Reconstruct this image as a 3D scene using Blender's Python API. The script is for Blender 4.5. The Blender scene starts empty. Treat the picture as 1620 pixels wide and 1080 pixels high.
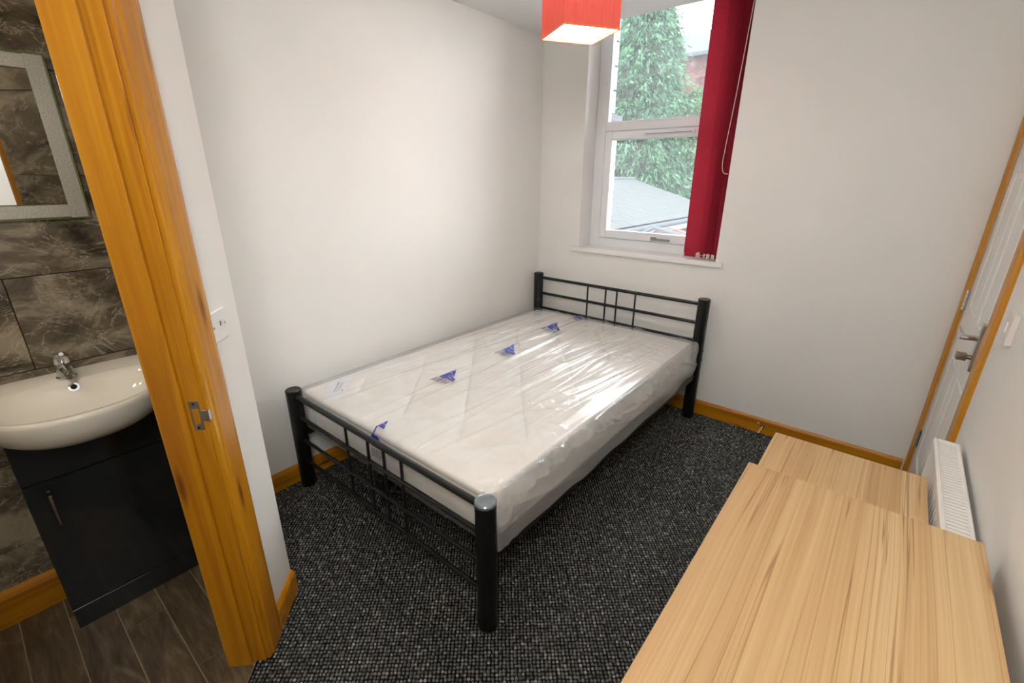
import bpy, bmesh, math, random
import numpy as np
from mathutils import Vector, Matrix

random.seed(7)
RNG = np.random.default_rng(7)
SC = bpy.context.scene
COL = SC.collection
PI = math.pi

# ------------------------------------------------------------------ camera, sky, exposure
cam_d = bpy.data.cameras.new('camera')
cam = bpy.data.objects.new('camera', cam_d)
COL.objects.link(cam)
cam_d.sensor_fit = 'HORIZONTAL'
cam_d.sensor_width = 36.0
cam_d.lens = 727.44 / 1620 * 36.0
cam_d.clip_start = 0.02
cam_d.clip_end = 300
_right = Vector((0.77143168, 0.6362995, 0.00401214))
_up = Vector((-0.21859433, 0.25908554, 0.94079286))
_fwd = Vector((-0.59758654, 0.72663445, -0.33895825))
cam.matrix_world = Matrix(((_right.x, _up.x, -_fwd.x, 2.0735), (_right.y, _up.y, -_fwd.y, -2.845), (_right.z, _up.z, -_fwd.z, 1.5006), (0, 0, 0, 1)))
SC.camera = cam
SC.view_settings.view_transform = 'Standard'
SC.view_settings.look = 'None'
SC.view_settings.gamma = 1.0
SC.view_settings.use_curve_mapping = False
SC.view_settings.exposure = 0.46

SKY = 13.0           # overcast sky
LAMP = 14.0          # pendant diffuser
BULB = 5600.0          # bulb inside the shade
BATH = 230.0          # bathroom downlights

world = bpy.data.worlds.new('overcast_sky')
SC.world = world
world.use_nodes = True
wn = world.node_tree.nodes
wl = world.node_tree.links
bg = wn['Background']
tc = wn.new('ShaderNodeTexCoord')
sep = wn.new('ShaderNodeSeparateXYZ')
wl.new(tc.outputs['Generated'], sep.inputs[0])
rmp = wn.new('ShaderNodeValToRGB')
rmp.color_ramp.elements[0].position = 0.0
rmp.color_ramp.elements[0].color = (0.80, 0.81, 0.82, 1)
rmp.color_ramp.elements[1].position = 0.8
rmp.color_ramp.elements[1].color = (0.68, 0.72, 0.77, 1)
wl.new(sep.outputs['Z'], rmp.inputs[0])
wl.new(rmp.outputs[0], bg.inputs[0])
bg.inputs[1].default_value = SKY

# added fill lamp behind the camera, standing in for bounced light
fl = bpy.data.lights.new('added_fill', 'AREA')
fl.shape = 'RECTANGLE'; fl.size = 0.5; fl.size_y = 0.5
fl.energy = 13.5
fl.color = (1.0, 0.985, 0.955)
flo = bpy.data.objects.new('added_fill', fl)
COL.objects.link(flo)
flo.location = (2.08, -3.12, 2.16)
flo.rotation_euler = (Vector((-0.28, 1.0, -0.52))).to_track_quat('-Z', 'Y').to_euler()

# ------------------------------------------------------------------ helpers
def lin(r, g, b):
    f = lambda c: (c / 255 / 12.92) if c / 255 <= 0.04045 else ((c / 255 + 0.055) / 1.055) ** 2.4
    return (f(r), f(g), f(b), 1.0)

def props(o, label=None, cat=None, group=None, kind=None):
    if label: o['label'] = label
    if cat: o['category'] = cat
    if group: o['group'] = group
    if kind: o['kind'] = kind
    return o

def wloc(o):
    v = Vector((0, 0, 0))
    while o is not None:
        v += o.location
        o = o.parent
    return v

def thing(name, loc, label, cat=None, group=None, kind=None):
    o = bpy.data.objects.new(name, None)
    o.empty_display_size = 0.1
    COL.objects.link(o)
    o.location = loc
    return props(o, label, cat, group, kind)

def link(name, me, mat=None, parent=None, smooth=False):
    """Mesh in world coordinates -> object, children stored relative to their parent."""
    if mat is not None:
        me.materials.append(mat)
    if smooth:
        me.polygons.foreach_set('use_smooth', [True] * len(me.polygons))
    o = bpy.data.objects.new(name, me)
    COL.objects.link(o)
    if parent is not None:
        w = wloc(parent)
        me.transform(Matrix.Translation(-w))
        o.parent = parent
    me.update()
    return o

def place(name, me, loc, parent, rot=None):
    o = bpy.data.objects.new(name, me)
    COL.objects.link(o)
    o.parent = parent
    o.location = Vector(loc) - (wloc(parent) if parent else Vector((0, 0, 0)))
    if rot: o.rotation_euler = rot
    return o

class MB:
    """Collects shapes (world coordinates) into one mesh."""
    def __init__(s):
        s.bm = bmesh.new()
    def box(s, x0, x1, y0, y1, z0, z1, bev=0.0, seg=1, f=None):
        vs = []
        t = bmesh.new()
        for z in (z0, z1):
            for (x, y) in ((x0, y0), (x1, y0), (x1, y1), (x0, y1)):
                vs.append(t.verts.new((x, y, z)))
        for q in ((3, 2, 1, 0), (4, 5, 6, 7), (0, 1, 5, 4), (1, 2, 6, 5), (2, 3, 7, 6), (3, 0, 4, 7)):
            t.faces.new([vs[i] for i in q])
        bmesh.ops.recalc_face_normals(t, faces=t.faces)
        if bev > 0:
            bmesh.ops.bevel(t, geom=list(t.edges), offset=bev, segments=seg, profile=0.7, affect='EDGES')
        if f:
            for v in t.verts: v.co = f(v.co.x, v.co.y, v.co.z)
        s.add(t); return s
    def add(s, t):
        me = bpy.data.meshes.new('t'); t.to_mesh(me); t.free()
        s.bm.from_mesh(me); bpy.data.meshes.remove(me)
    def prism(s, pts, z0, z1):
        n = len(pts)
        t = bmesh.new()
        a = [t.verts.new((p[0], p[1], z0)) for p in pts]
        b = [t.verts.new((p[0], p[1], z1)) for p in pts]
        t.faces.new(a[::-1]); t.faces.new(b)
        for i in range(n):
            j = (i + 1) % n
            t.faces.new((a[i], a[j], b[j], b[i]))
        bmesh.ops.recalc_face_normals(t, faces=t.faces)
        s.add(t); return s
    def sweep(s, prof, p0, p1, side, up=(0, 0, 1)):
        """profile [(u,v)] with u along side and v along up, from p0 to p1."""
        t = bmesh.new()
        sd, u = Vector(side), Vector(up)
        r = []
        for p in (Vector(p0), Vector(p1)):
            r.append([t.verts.new(p + sd * a + u * b) for a, b in prof])
        n = len(prof)
        t.faces.new(r[0][::-1]); t.faces.new(r[1])
        for i in range(n):
            j = (i + 1) % n
            t.faces.new((r[0][i], r[0][j], r[1][j], r[1][i]))
        bmesh.ops.recalc_face_normals(t, faces=t.faces)
        s.add(t); return s
    def tube(s, pts, r, n=10, cap=True):
        pts = [Vector(p) for p in pts]
        t = bmesh.new()
        rings = []
        ref = None
        for i, p in enumerate(pts):
            d = (pts[min(i + 1, len(pts) - 1)] - pts[max(i - 1, 0)]).normalized()
            if ref is None:
                ref = Vector((0, 0, 1)) if abs(d.z) < 0.9 else Vector((1, 0, 0))
            a = d.cross(ref).normalized(); b = d.cross(a).normalized()
            ref = a.cross(d).normalized() if abs(a.cross(d).length) > 1e-6 else ref
            rr = r[i] if isinstance(r, (list, tuple)) else r
            rings.append([t.verts.new(p + (a * math.cos(2 * PI * k / n) + b * math.sin(2 * PI * k / n)) * rr) for k in range(n)])
        for i in range(len(rings) - 1):
            for k in range(n):
                t.faces.new((rings[i][k], rings[i][(k + 1) % n], rings[i + 1][(k + 1) % n], rings[i + 1][k]))
        if cap:
            t.faces.new(rings[0][::-1]); t.faces.new(rings[-1])
        bmesh.ops.recalc_face_normals(t, faces=t.faces)
        s.add(t); return s
    def lathe(s, prof, c, n=24, axis='z'):
        """profile [(radius, height)] revolved about an axis through c."""
        t = bmesh.new()
        rings = []
        for r, h in prof:
            ring = []
            for k in range(n):
                a = 2 * PI * k / n
                u, v = r * math.cos(a), r * math.sin(a)
                if axis == 'z': q = (c[0] + u, c[1] + v, c[2] + h)
                elif axis == 'x': q = (c[0] + h, c[1] + u, c[2] + v)
                else: q = (c[0] + u, c[1] + h, c[2] + v)
                ring.append(t.verts.new(q))
            rings.append(ring)
        for i in range(len(rings) - 1):
            for k in range(n):
                t.faces.new((rings[i][k], rings[i][(k + 1) % n], rings[i + 1][(k + 1) % n], rings[i + 1][k]))
        t.faces.new(rings[0][::-1]); t.faces.new(rings[-1])
        bmesh.ops.recalc_face_normals(t, faces=t.faces)
        s.add(t); return s
    def mesh(s, name='m'):
        me = bpy.data.meshes.new(name); s.bm.to_mesh(me); s.bm.free()
        return me
    def build(s, name, mat, parent=None, smooth=False, angle=None):
        o = link(name, s.mesh(name), mat, parent)
        if smooth:
            auto_smooth(o.data, angle or 35)
        return o

def auto_smooth(me, deg):
    bm = bmesh.new(); bm.from_mesh(me)
    lim = math.radians(deg)
    for f in bm.faces: f.smooth = True
    for e in bm.edges:
        if len(e.link_faces) == 2 and e.calc_face_angle(0) > lim: e.smooth = False
    bm.to_mesh(me); bm.free()

def raw_mesh(name, verts, faces):
    me = bpy.data.meshes.new(name)
    me.from_pydata(verts, [], faces)
    me.update()
    return me

# ------------------------------------------------------------------ materials
class NT:
    def __init__(s, name):
        s.m = bpy.data.materials.new(name); s.m.use_nodes = True
        s.n = s.m.node_tree.nodes; s.l = s.m.node_tree.links
        s.p = s.n['Principled BSDF']; s.out = s.n['Material Output']
    def node(s, t, **kw):
        n = s.n.new(t)
        for k, v in kw.items(): setattr(n, k, v)
        return n
    def coords(s, scale=(1, 1, 1), rot=(0, 0, 0), kind='Object'):
        t = s.node('ShaderNodeTexCoord'); m = s.node('ShaderNodeMapping')
        s.l.new(t.outputs[kind], m.inputs[0])
        m.inputs['Scale'].default_value = scale; m.inputs['Rotation'].default_value = rot
        return m.outputs[0]
    def noise(s, vec, scale=5, detail=4, rough=0.55, dist=0.0):
        n = s.node('ShaderNodeTexNoise')
        n.inputs['Scale'].default_value = scale; n.inputs['Detail'].default_value = detail
        n.inputs['Roughness'].default_value = rough; n.inputs['Distortion'].default_value = dist
        if vec is not None: s.l.new(vec, n.inputs['Vector'])
        return n.outputs['Fac']
    def ramp(s, fac, stops):
        r = s.node('ShaderNodeValToRGB')
        e = r.color_ramp.elements
        while len(e) < len(stops): e.new(0.5)
        for i, (p, c) in enumerate(stops):
            e[i].position = p; e[i].color = c
        s.l.new(fac, r.inputs[0])
        return r.outputs[0]
    def mix(s, fac, a, b, mode='MIX'):
        m = s.node('ShaderNodeMix', data_type='RGBA', blend_type=mode)
        for sock, v in ((m.inputs[0], fac), (m.inputs[6], a), (m.inputs[7], b)):
            if hasattr(v, 'is_linked') or hasattr(v, 'links'): s.l.new(v, sock)
            else: sock.default_value = v
        return m.outputs[2]
    def math(s, op, a, b=0.0, c=0.0):
        m = s.node('ShaderNodeMath', operation=op)
        for sock, v in zip(m.inputs, (a, b, c)):
            if hasattr(v, 'links'): s.l.new(v, sock)
            else: sock.default_value = v
        return m.outputs[0]
    def bump(s, h, strength=0.3, dist=0.002):
        b = s.node('ShaderNodeBump')
        b.inputs['Strength'].default_value = strength; b.inputs['Distance'].default_value = dist
        s.l.new(h, b.inputs['Height']); s.l.new(b.outputs[0], s.p.inputs['Normal'])
    def base(s, c, rough=0.5, metal=0.0, spec=None, coat=0.0):
        if hasattr(c, 'links'): s.l.new(c, s.p.inputs['Base Color'])
        else: s.p.inputs['Base Color'].default_value = c
        s.p.inputs['Roughness'].default_value = rough
        s.p.inputs['Metallic'].default_value = metal
        if spec is not None: s.p.inputs['Specular IOR Level'].default_value = spec
        if coat: s.p.inputs['Coat Weight'].default_value = coat; s.p.inputs['Coat Roughness'].default_value = 0.05
        return s

def plain(name, c, rough=0.5, metal=0.0, spec=None, coat=0.0, var=0.04):
    t = NT(name)
    v = t.noise(t.coords((1, 1, 1)), 14, 3)
    a = tuple(x * (1 - var) for x in c[:3]) + (1,); b = tuple(min(1, x * (1 + var)) for x in c[:3]) + (1,)
    t.base(t.ramp(v, [(0.3, a), (0.7, b)]), rough, metal, spec, coat)
    return t.m

def plaster(name, c, b=0.06):
    t = NT(name)
    co = t.coords()
    v = t.noise(co, 2.2, 5, 0.6)
    a = tuple(x * 0.975 for x in c[:3]) + (1,)
    t.base(t.ramp(v, [(0.35, a), (0.65, c)]), 0.75, spec=0.25)
    t.bump(t.noise(co, 160, 4, 0.6), b, 0.001)
    return t.m

def wood_pine(name, axis='z'):
    t = NT(name)
    k = {'x': (1.3, 22, 22), 'y': (22, 1.3, 22), 'z': (22, 22, 1.3)}[axis]
    k2 = {'x': (0.5, 60, 60), 'y': (60, 0.5, 60), 'z': (60, 60, 0.5)}[axis]
    k3 = {'x': (2.2, 13, 13), 'y': (13, 2.2, 13), 'z': (13, 13, 2.2)}[axis]
    n1 = t.noise(t.coords(k), 1.0, 4, 0.55, 0.8)
    n2 = t.noise(t.coords(k2), 1.0, 3, 0.6)
    c1 = t.ramp(n1, [(0.28, lin(162, 101, 14)), (0.5, lin(186, 126, 18)), (0.72, lin(197, 140, 28))])
    c2 = t.ramp(n2, [(0.35, lin(206, 158, 84)), (0.6, lin(255, 255, 255))])
    c = t.mix(0.35, c1, c2, 'MULTIPLY')
    vo = t.node('ShaderNodeTexVoronoi'); vo.inputs['Scale'].default_value = 1.0
    vo.inputs['Randomness'].default_value = 1.0
    nz = t.coords(k3)
    t.l.new(nz, vo.inputs['Vector'])
    kn = t.ramp(vo.outputs['Distance'], [(0.05, (1, 1, 1, 1)), (0.17, (0, 0, 0, 1))])
    c = t.mix(kn, c, lin(112, 62, 18))
    t.base(c, 0.34, spec=0.4, coat=0.15)
    t.bump(n2, 0.12, 0.001)
    return t.m

def wood_light(name):
    """pale zebrano-like laminate, grain along y"""
    t = NT(name)
    warp = t.noise(t.coords((3, 0.8, 3)), 1.0, 2, 0.5)
    co = t.coords((1, 1, 1))
    wv = t.node('ShaderNodeVectorMath', operation='MULTIPLY_ADD')
    cmb = t.node('ShaderNodeCombineXYZ')
    t.l.new(t.math('MULTIPLY', warp, 0.03), cmb.inputs[0])
    wv.inputs[1].default_value = (1, 1, 1)
    t.l.new(co, wv.inputs[0]); t.l.new(cmb.outputs[0], wv.inputs[2])
    def mp(sc, loc=(0, 0, 0)):
        m = t.node('ShaderNodeMapping'); m.inputs['Scale'].default_value = sc; m.inputs['Location'].default_value = loc
        t.l.new(wv.outputs[0], m.inputs[0]); return m.outputs[0]
    sx = t.node('ShaderNodeSeparateXYZ'); t.l.new(wv.outputs[0], sx.inputs[0])
    strip = t.math('FLOOR', t.math('MULTIPLY', sx.outputs[0], 1 / 0.078))
    wn_ = t.node('ShaderNodeTexWhiteNoise', noise_dimensions='1D'); t.l.new(strip, wn_.inputs['W'])
    frac = t.math('FRACT', t.math('MULTIPLY', sx.outputs[0], 1 / 0.078))
    seam = t.math('GREATER_THAN', frac, 0.975)
    broad = t.noise(mp((16, 0.2, 16)), 1.0, 3, 0.5)
    fine = t.noise(mp((150, 1.2, 150)), 1.0, 4, 0.65)
    vein = t.noise(mp((34, 0.28, 34), (3.1, 0.7, 0)), 1.0, 3, 0.55)
    vein2 = t.noise(mp((60, 0.35, 60), (7.7, 2.2, 0)), 1.0, 3, 0.6)
    tone = t.math('MULTIPLY_ADD', wn_.outputs['Value'], 0.22, t.math('MULTIPLY', broad, 0.78))
    c = t.ramp(tone, [(0.30, lin(186, 150, 106)), (0.50, lin(202, 169, 123)), (0.68, lin(214, 187, 143))])
    c = t.mix(0.5, c, t.ramp(fine, [(0.3, lin(212, 190, 156)), (0.62, (1, 1, 1, 1))]), 'MULTIPLY')
    v1 = t.ramp(vein, [(0.486, (0, 0, 0, 1)), (0.50, (1, 1, 1, 1)), (0.514, (0, 0, 0, 1))])
    v2 = t.ramp(vein2, [(0.58, (0, 0, 0, 1)), (0.72, (1, 1, 1, 1))])
    c = t.mix(t.math('MULTIPLY', v1, 0.8), c, lin(142, 100, 60))
    c = t.mix(t.math('MULTIPLY', v2, 0.55), c, lin(170, 136, 96))
    c = t.mix(t.math('MULTIPLY', seam, 0.35), c, lin(156, 116, 72))
    t.base(c, 0.42, spec=0.35)
    t.bump(fine, 0.05, 0.0006)
    return t.m

def stone_tile(name):
    t = NT(name)
    inf = t.node('ShaderNodeObjectInfo')
    off = t.node('ShaderNodeVectorMath', operation='SCALE'); off.inputs[0].default_value = (7, 13, 5)
    t.l.new(inf.outputs['Random'], off.inputs['Scale'])
    tcn = t.node('ShaderNodeTexCoord')
    ad = t.node('ShaderNodeVectorMath', operation='ADD')
    t.l.new(tcn.outputs['Object'], ad.inputs[0]); t.l.new(off.outputs[0], ad.inputs[1])
    def mp(sc):
        m = t.node('ShaderNodeMapping'); m.inputs['Scale'].default_value = sc
        t.l.new(ad.outputs[0], m.inputs[0]); return m.outputs[0]
    a = t.noise(mp((1, 1, 1.5)), 5.0, 7, 0.68, 0.7)
    b = t.noise(mp((1, 1, 1.7)), 4.2, 5, 0.6, 1.6)
    c = t.ramp(a, [(0.34, lin(58, 51, 42)), (0.5, lin(108, 97, 82)), (0.62, lin(156, 145, 126))])
    v = t.ramp(b, [(0.488, (0, 0, 0, 1)), (0.50, (1, 1, 1, 1)), (0.512, (0, 0, 0, 1))])
    c = t.mix(t.math('MULTIPLY', v, 0.5), c, lin(208, 194, 168))
    sp = t.ramp(t.noise(mp((1, 1, 1.6)), 21, 4, 0.7, 1.0), [(0.62, (0, 0, 0, 1)), (0.72, (1, 1, 1, 1))])
    c = t.mix(t.math('MULTIPLY', sp, 0.35), c, lin(190, 176, 150))
    t.base(c, 0.22, spec=0.5)
    return t.m

def plank_mat(name):
    t = NT(name)
    inf = t.node('ShaderNodeObjectInfo')
    off = t.node('ShaderNodeVectorMath', operation='SCALE'); off.inputs[0].default_value = (7, 13, 5)
    t.l.new(inf.outputs['Random'], off.inputs['Scale'])
    tcn = t.node('ShaderNodeTexCoord')
    ad = t.node('ShaderNodeVectorMath', operation='ADD')
    t.l.new(tcn.outputs['Object'], ad.inputs[0]); t.l.new(off.outputs[0], ad.inputs[1])
    def mp(sc):
        m = t.node('ShaderNodeMapping'); m.inputs['Scale'].default_value = sc
        t.l.new(ad.outputs[0], m.inputs[0]); return m.outputs[0]
    a = t.noise(mp((2.2, 9, 9)), 2.0, 6, 0.65, 1.2)
    b = t.noise(mp((4, 40, 40)), 2.0, 4, 0.6, 0.6)
    c = t.ramp(a, [(0.3, lin(72, 60, 47)), (0.5, lin(106, 90, 71)), (0.7, lin(142, 124, 100))])
    c = t.mix(0.45, c, t.ramp(b, [(0.35, lin(120, 110, 100)), (0.65, (1, 1, 1, 1))]), 'MULTIPLY')
    tone = t.ramp(inf.outputs['Random'], [(0, lin(205, 205, 205)), (1, lin(255, 255, 255))])
    c = t.mix(1.0, c, tone, 'MULTIPLY')
    t.base(c, 0.38, spec=0.4)
    t.bump(b, 0.15, 0.001)
    return t.m

def loop_mat():
    t = NT('carpet_loop')
    g = t.node('ShaderNodeNewGeometry')
    c = t.ramp(g.outputs['Random Per Island'], [(0.0, lin(66, 66, 64)), (0.5, lin(92, 91, 88)), (0.9, lin(114, 112, 108)), (1.0, lin(146, 143, 137))])
    t.base(c, 0.85, spec=0.15)
    t.bump(t.noise(t.coords(), 900, 3), 0.4, 0.001)
    return t.m

def glass_mat(name, haze=0.14):
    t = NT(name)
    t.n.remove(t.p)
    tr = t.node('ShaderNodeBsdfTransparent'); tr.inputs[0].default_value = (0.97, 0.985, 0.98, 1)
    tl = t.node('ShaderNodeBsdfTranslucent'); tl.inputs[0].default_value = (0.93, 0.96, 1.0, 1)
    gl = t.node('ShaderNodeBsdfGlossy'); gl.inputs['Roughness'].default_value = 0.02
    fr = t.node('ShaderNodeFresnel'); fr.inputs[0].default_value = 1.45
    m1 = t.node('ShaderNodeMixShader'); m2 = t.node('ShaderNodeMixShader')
    d = t.ramp(t.noise(t.coords(), 3.0, 4, 0.6), [(0.3, (haze * 0.7,) * 3 + (1,)), (0.7, (haze * 1.25,) * 3 + (1,))])  # translucent veil imitating the glare that washes out the view outside
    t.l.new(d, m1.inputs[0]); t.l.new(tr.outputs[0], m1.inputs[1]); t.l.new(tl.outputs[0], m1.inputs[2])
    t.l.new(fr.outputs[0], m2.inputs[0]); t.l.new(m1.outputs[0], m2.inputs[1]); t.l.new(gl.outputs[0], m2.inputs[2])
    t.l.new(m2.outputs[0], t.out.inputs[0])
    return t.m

def film_mat(name, veil_a=0.32, veil_b=0.04, cap=0.26, rough=0.16):
    """thin clear polythene"""
    t = NT(name)
    t.n.remove(t.p)
    tr = t.node('ShaderNodeBsdfTransparent'); tr.inputs[0].default_value = (0.985, 0.99, 0.99, 1)
    dd = t.node('ShaderNodeBsdfDiffuse'); dd.inputs[0].default_value = (0.90, 0.91, 0.92, 1)
    dt = t.node('ShaderNodeBsdfTranslucent'); dt.inputs[0].default_value = (0.95, 0.955, 0.96, 1)
    df = t.node('ShaderNodeMixShader'); df.inputs[0].default_value = 0.45
    t.l.new(dd.outputs[0], df.inputs[1]); t.l.new(dt.outputs[0], df.inputs[2])
    gl = t.node('ShaderNodeBsdfGlossy'); gl.inputs['Roughness'].default_value = rough
    lw = t.node('ShaderNodeLayerWeight'); lw.inputs[0].default_value = 0.28
    m1 = t.node('ShaderNodeMixShader'); m2 = t.node('ShaderNodeMixShader')
    veil = t.math('MULTIPLY_ADD', t.math('POWER', lw.outputs['Facing'], 2.0), veil_a, veil_b)
    t.l.new(veil, m1.inputs[0]); t.l.new(tr.outputs[0], m1.inputs[1]); t.l.new(df.outputs[0], m1.inputs[2])
    g = t.math('MINIMUM', t.math('MULTIPLY_ADD', lw.outputs['Fresnel'], 0.9, 0.045), cap)
    t.l.new(g, m2.inputs[0]); t.l.new(m1.outputs[0], m2.inputs[1]); t.l.new(gl.outputs[0], m2.inputs[2])
    t.l.new(m2.outputs[0], t.out.inputs[0])
    return t.m

def emit_mat(name, c, s):
    t = NT(name)
    t.p.inputs['Base Color'].default_value = c
    t.p.inputs['Emission Color'].default_value = c
    t.p.inputs['Emission Strength'].default_value = s
    t.p.inputs['Roughness'].default_value = 0.6
    return t.m

def shade_mat():
    t = NT('red_lampshade_fabric')
    t.n.remove(t.p)
    w = t.noise(t.coords((300, 300, 14)), 1.0, 3, 0.6)
    c = t.ramp(w, [(0.3, lin(216, 88, 78)), (0.7, lin(232, 106, 92))])
    df = t.node('ShaderNodeBsdfDiffuse'); tl = t.node('ShaderNodeBsdfTranslucent')
    t.l.new(c, df.inputs[0]); t.l.new(c, tl.inputs[0])
    m = t.node('ShaderNodeMixShader'); m.inputs[0].default_value = 0.006
    t.l.new(df.outputs[0], m.inputs[1]); t.l.new(tl.outputs[0], m.inputs[2])
    t.l.new(m.outputs[0], t.out.inputs[0])
    return t.m

def blind_mat():
    t = NT('burgundy_blind_fabric')
    t.n.remove(t.p)
    w = t.noise(t.coords((900, 900, 60)), 1.0, 2, 0.6)
    c = t.ramp(w, [(0.3, lin(140, 34, 48)), (0.7, lin(166, 48, 62))])
    df = t.node('ShaderNodeBsdfDiffuse'); tl = t.node('ShaderNodeBsdfTranslucent')
    t.l.new(c, df.inputs[0]); t.l.new(c, tl.inputs[0])
    m = t.node('ShaderNodeMixShader'); m.inputs[0].default_value = 0.10
    t.l.new(df.outputs[0], m.inputs[1]); t.l.new(tl.outputs[0], m.inputs[2])
    t.l.new(m.outputs[0], t.out.inputs[0])
    return t.m

def mattress_mat():
    t = NT('mattress_ticking')
    co = t.coords()
    a = t.noise(co, 9, 4, 0.6, 0.8)
    c = t.ramp(a, [(0.35, lin(238, 231, 222)), (0.65, lin(245, 240, 234))])
    t.base(c, 0.7, spec=0.25)
    t.p.inputs['Sheen Weight'].default_value = 0.2
    t.bump(t.noise(co, 420, 3), 0.15, 0.001)
    return t.m

def brick_mat(name, sc=1.0, pale=False):
    t = NT(name)
    b = t.node('ShaderNodeTexBrick')
    vec = t.coords((1, 1, 1), (PI / 2, 0, 0))
    t.l.new(vec, b.inputs['Vector'])
    b.inputs['Color1'].default_value = lin(78, 45, 43); b.inputs['Color2'].default_value = lin(58, 32, 31)
    b.inputs['Mortar'].default_value = lin(92, 86, 82)
    b.inputs['Scale'].default_value = sc
    b.inputs['Brick Width'].default_value = 0.225; b.inputs['Row Height'].default_value = 0.075
    b.inputs['Mortar Size'].default_value = 0.007
    n = t.noise(t.coords((1.3, 1.3, 3.0)), 1.0, 5, 0.7)
    st = t.ramp(n, [(0.40, lin(48, 24, 24)), (0.52, lin(80, 50, 48)), (0.62, lin(118, 106, 100))])
    t.base(t.mix(0.5, b.outputs['Color'], st), 0.85, spec=0.05)
    return t.m

def foliage_mat(name, dark, light):
    t = NT(name)
    g = t.node('ShaderNodeNewGeometry')
    c = t.ramp(g.outputs['Random Per Island'], [(0, dark), (0.6, light), (1, tuple(min(1, x * 1.25) for x in light[:3]) + (1,))])
    t.n.remove(t.p)
    df = t.node('ShaderNodeBsdfDiffuse'); tl = t.node('ShaderNodeBsdfTranslucent')
    t.l.new(c, df.inputs[0]); t.l.new(c, tl.inputs[0])
    m = t.node('ShaderNodeMixShader'); m.inputs[0].default_value = 0.35
    t.l.new(df.outputs[0], m.inputs[1]); t.l.new(tl.outputs[0], m.inputs[2])
    t.l.new(m.outputs[0], t.out.inputs[0])
    return t.m

M_WALL = plaster('white_wall_paint', lin(239, 237, 232))
M_CEIL = plaster('white_ceiling_paint', lin(240, 241, 241))
M_GLOSSW = plain('white_gloss_paint', lin(238, 237, 234), 0.25, spec=0.5, var=0.01)
M_UPVC = plain('white_upvc', lin(236, 238, 240), 0.28, spec=0.5, var=0.01)
M_SWITCH = plain('white_switch_plastic', lin(236, 234, 232), 0.3, var=0.01)
M_PINE_X = wood_pine('varnished_pine_x', 'x')
M_PINE_Y = wood_pine('varnished_pine_y', 'y')
M_PINE_Z = wood_pine('varnished_pine_z', 'z')
M_OAK = wood_light('pale_striped_laminate')
M_TILE = stone_tile('dark_marbled_tile')
M_GROUT = plain('dark_grout', lin(70, 64, 56), 0.9)
M_PLANK = plank_mat('dark_wood_plank')
M_PLANKGAP = plain('plank_joint', lin(150, 132, 104), 0.8)
M_LOOP = loop_mat()
M_CBACK = plain('carpet_backing', lin(20, 20, 20), 0.95, spec=0.1)
M_BLACK = plain('black_metal', lin(15, 16, 15), 0.36, spec=0.4, var=0.1)
M_CAP = plain('grey_post_cap', lin(92, 102, 108), 0.22, spec=0.7, coat=0.6, var=0.25)
M_CHROME = plain('chrome', lin(220, 222, 224), 0.08, 1.0, var=0.01)
M_SATIN = plain('satin_steel', lin(178, 172, 164), 0.3, 1.0, var=0.03)
M_BRASSY = plain('dull_nickel', lin(150, 138, 122), 0.35, 1.0, var=0.05)
M_ANTH = plain('gloss_anthracite', lin(30, 33, 35), 0.12, spec=0.5, coat=0.5, var=0.05)
M_ANTHM = plain('anthracite_carcass', lin(26, 28, 30), 0.4, var=0.05)
M_CERAM = plain('white_ceramic', lin(236, 230, 218), 0.08, spec=0.55, coat=0.4, var=0.005)
M_MIRROR = plain('mirror_glass', lin(240, 242, 242), 0.0, 1.0, var=0.0)
M_DARK = plain('dark_hole', lin(20, 18, 17), 0.8)
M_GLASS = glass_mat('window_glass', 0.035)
M_FILM = film_mat('clear_polythene')
M_FILM2 = film_mat('gathered_polythene', 0.40, 0.30, 0.26, 0.09)
M_TICK = mattress_mat()
M_PIPING = plain('mattress_tape', lin(206, 202, 194), 0.6)
M_BLUE = plain('blue_print', lin(58, 66, 158), 0.4, var=0.12)
M_GREYINK = plain('grey_print', lin(118, 112, 132), 0.6)
M_LABEL = plain('white_label', lin(242, 242, 246), 0.5, var=0.01)
M_SHADE = shade_mat()
M_TRIMO = plain('orange_shade_edge', lin(222, 120, 52), 0.6)
M_DIFF = emit_mat('glowing_diffuser', (1.0, 0.98, 0.95, 1), LAMP)
M_BULB = emit_mat('lit_bulb', (0.95, 0.98, 1.0, 1), BULB)
M_DOWN = emit_mat('bathroom_downlight', (1.0, 0.86, 0.66, 1), BATH)
M_BLIND = blind_mat()
M_BEIGE = plain('beige_cord', lin(216, 204, 184), 0.6)
M_RAD = plain('white_radiator_enamel', lin(238, 234, 228), 0.3, var=0.01)
M_RADSHADE = plain('radiator_gap_shade', lin(58, 53, 47), 0.9, spec=0.1)  # dark colour paints in the shade between the grille bars
M_MIRB = NT('silver_crackle_border')
_v = M_MIRB.noise(M_MIRB.coords((1, 1, 1)), 260, 3, 0.7)
M_MIRB.base(M_MIRB.ramp(_v, [(0.35, lin(168, 164, 152)), (0.65, lin(205, 202, 192))]), 0.34, 0.55)
M_MIRB.bump(_v, 0.3, 0.001)
M_MIRB = M_MIRB.m
M_GLEDGE = plain('green_glass_edge', lin(112, 116, 72), 0.15, spec=0.6)
M_BRICK = brick_mat('red_brick')
M_SLATE = NT('slate_roof')
_b = M_SLATE.node('ShaderNodeTexBrick')
M_SLATE.l.new(M_SLATE.coords((1, 1.2, 1)), _b.inputs['Vector'])
_b.inputs['Color1'].default_value = lin(50, 55, 61); _b.inputs['Color2'].default_value = lin(40, 46, 52)
_b.inputs['Mortar'].default_value = lin(44, 50, 58)
_b.inputs['Scale'].default_value = 1.0; _b.inputs['Brick Width'].default_value = 0.35; _b.inputs['Row Height'].default_value = 0.25
_b.inputs['Mortar Size'].default_value = 0.012
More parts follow.
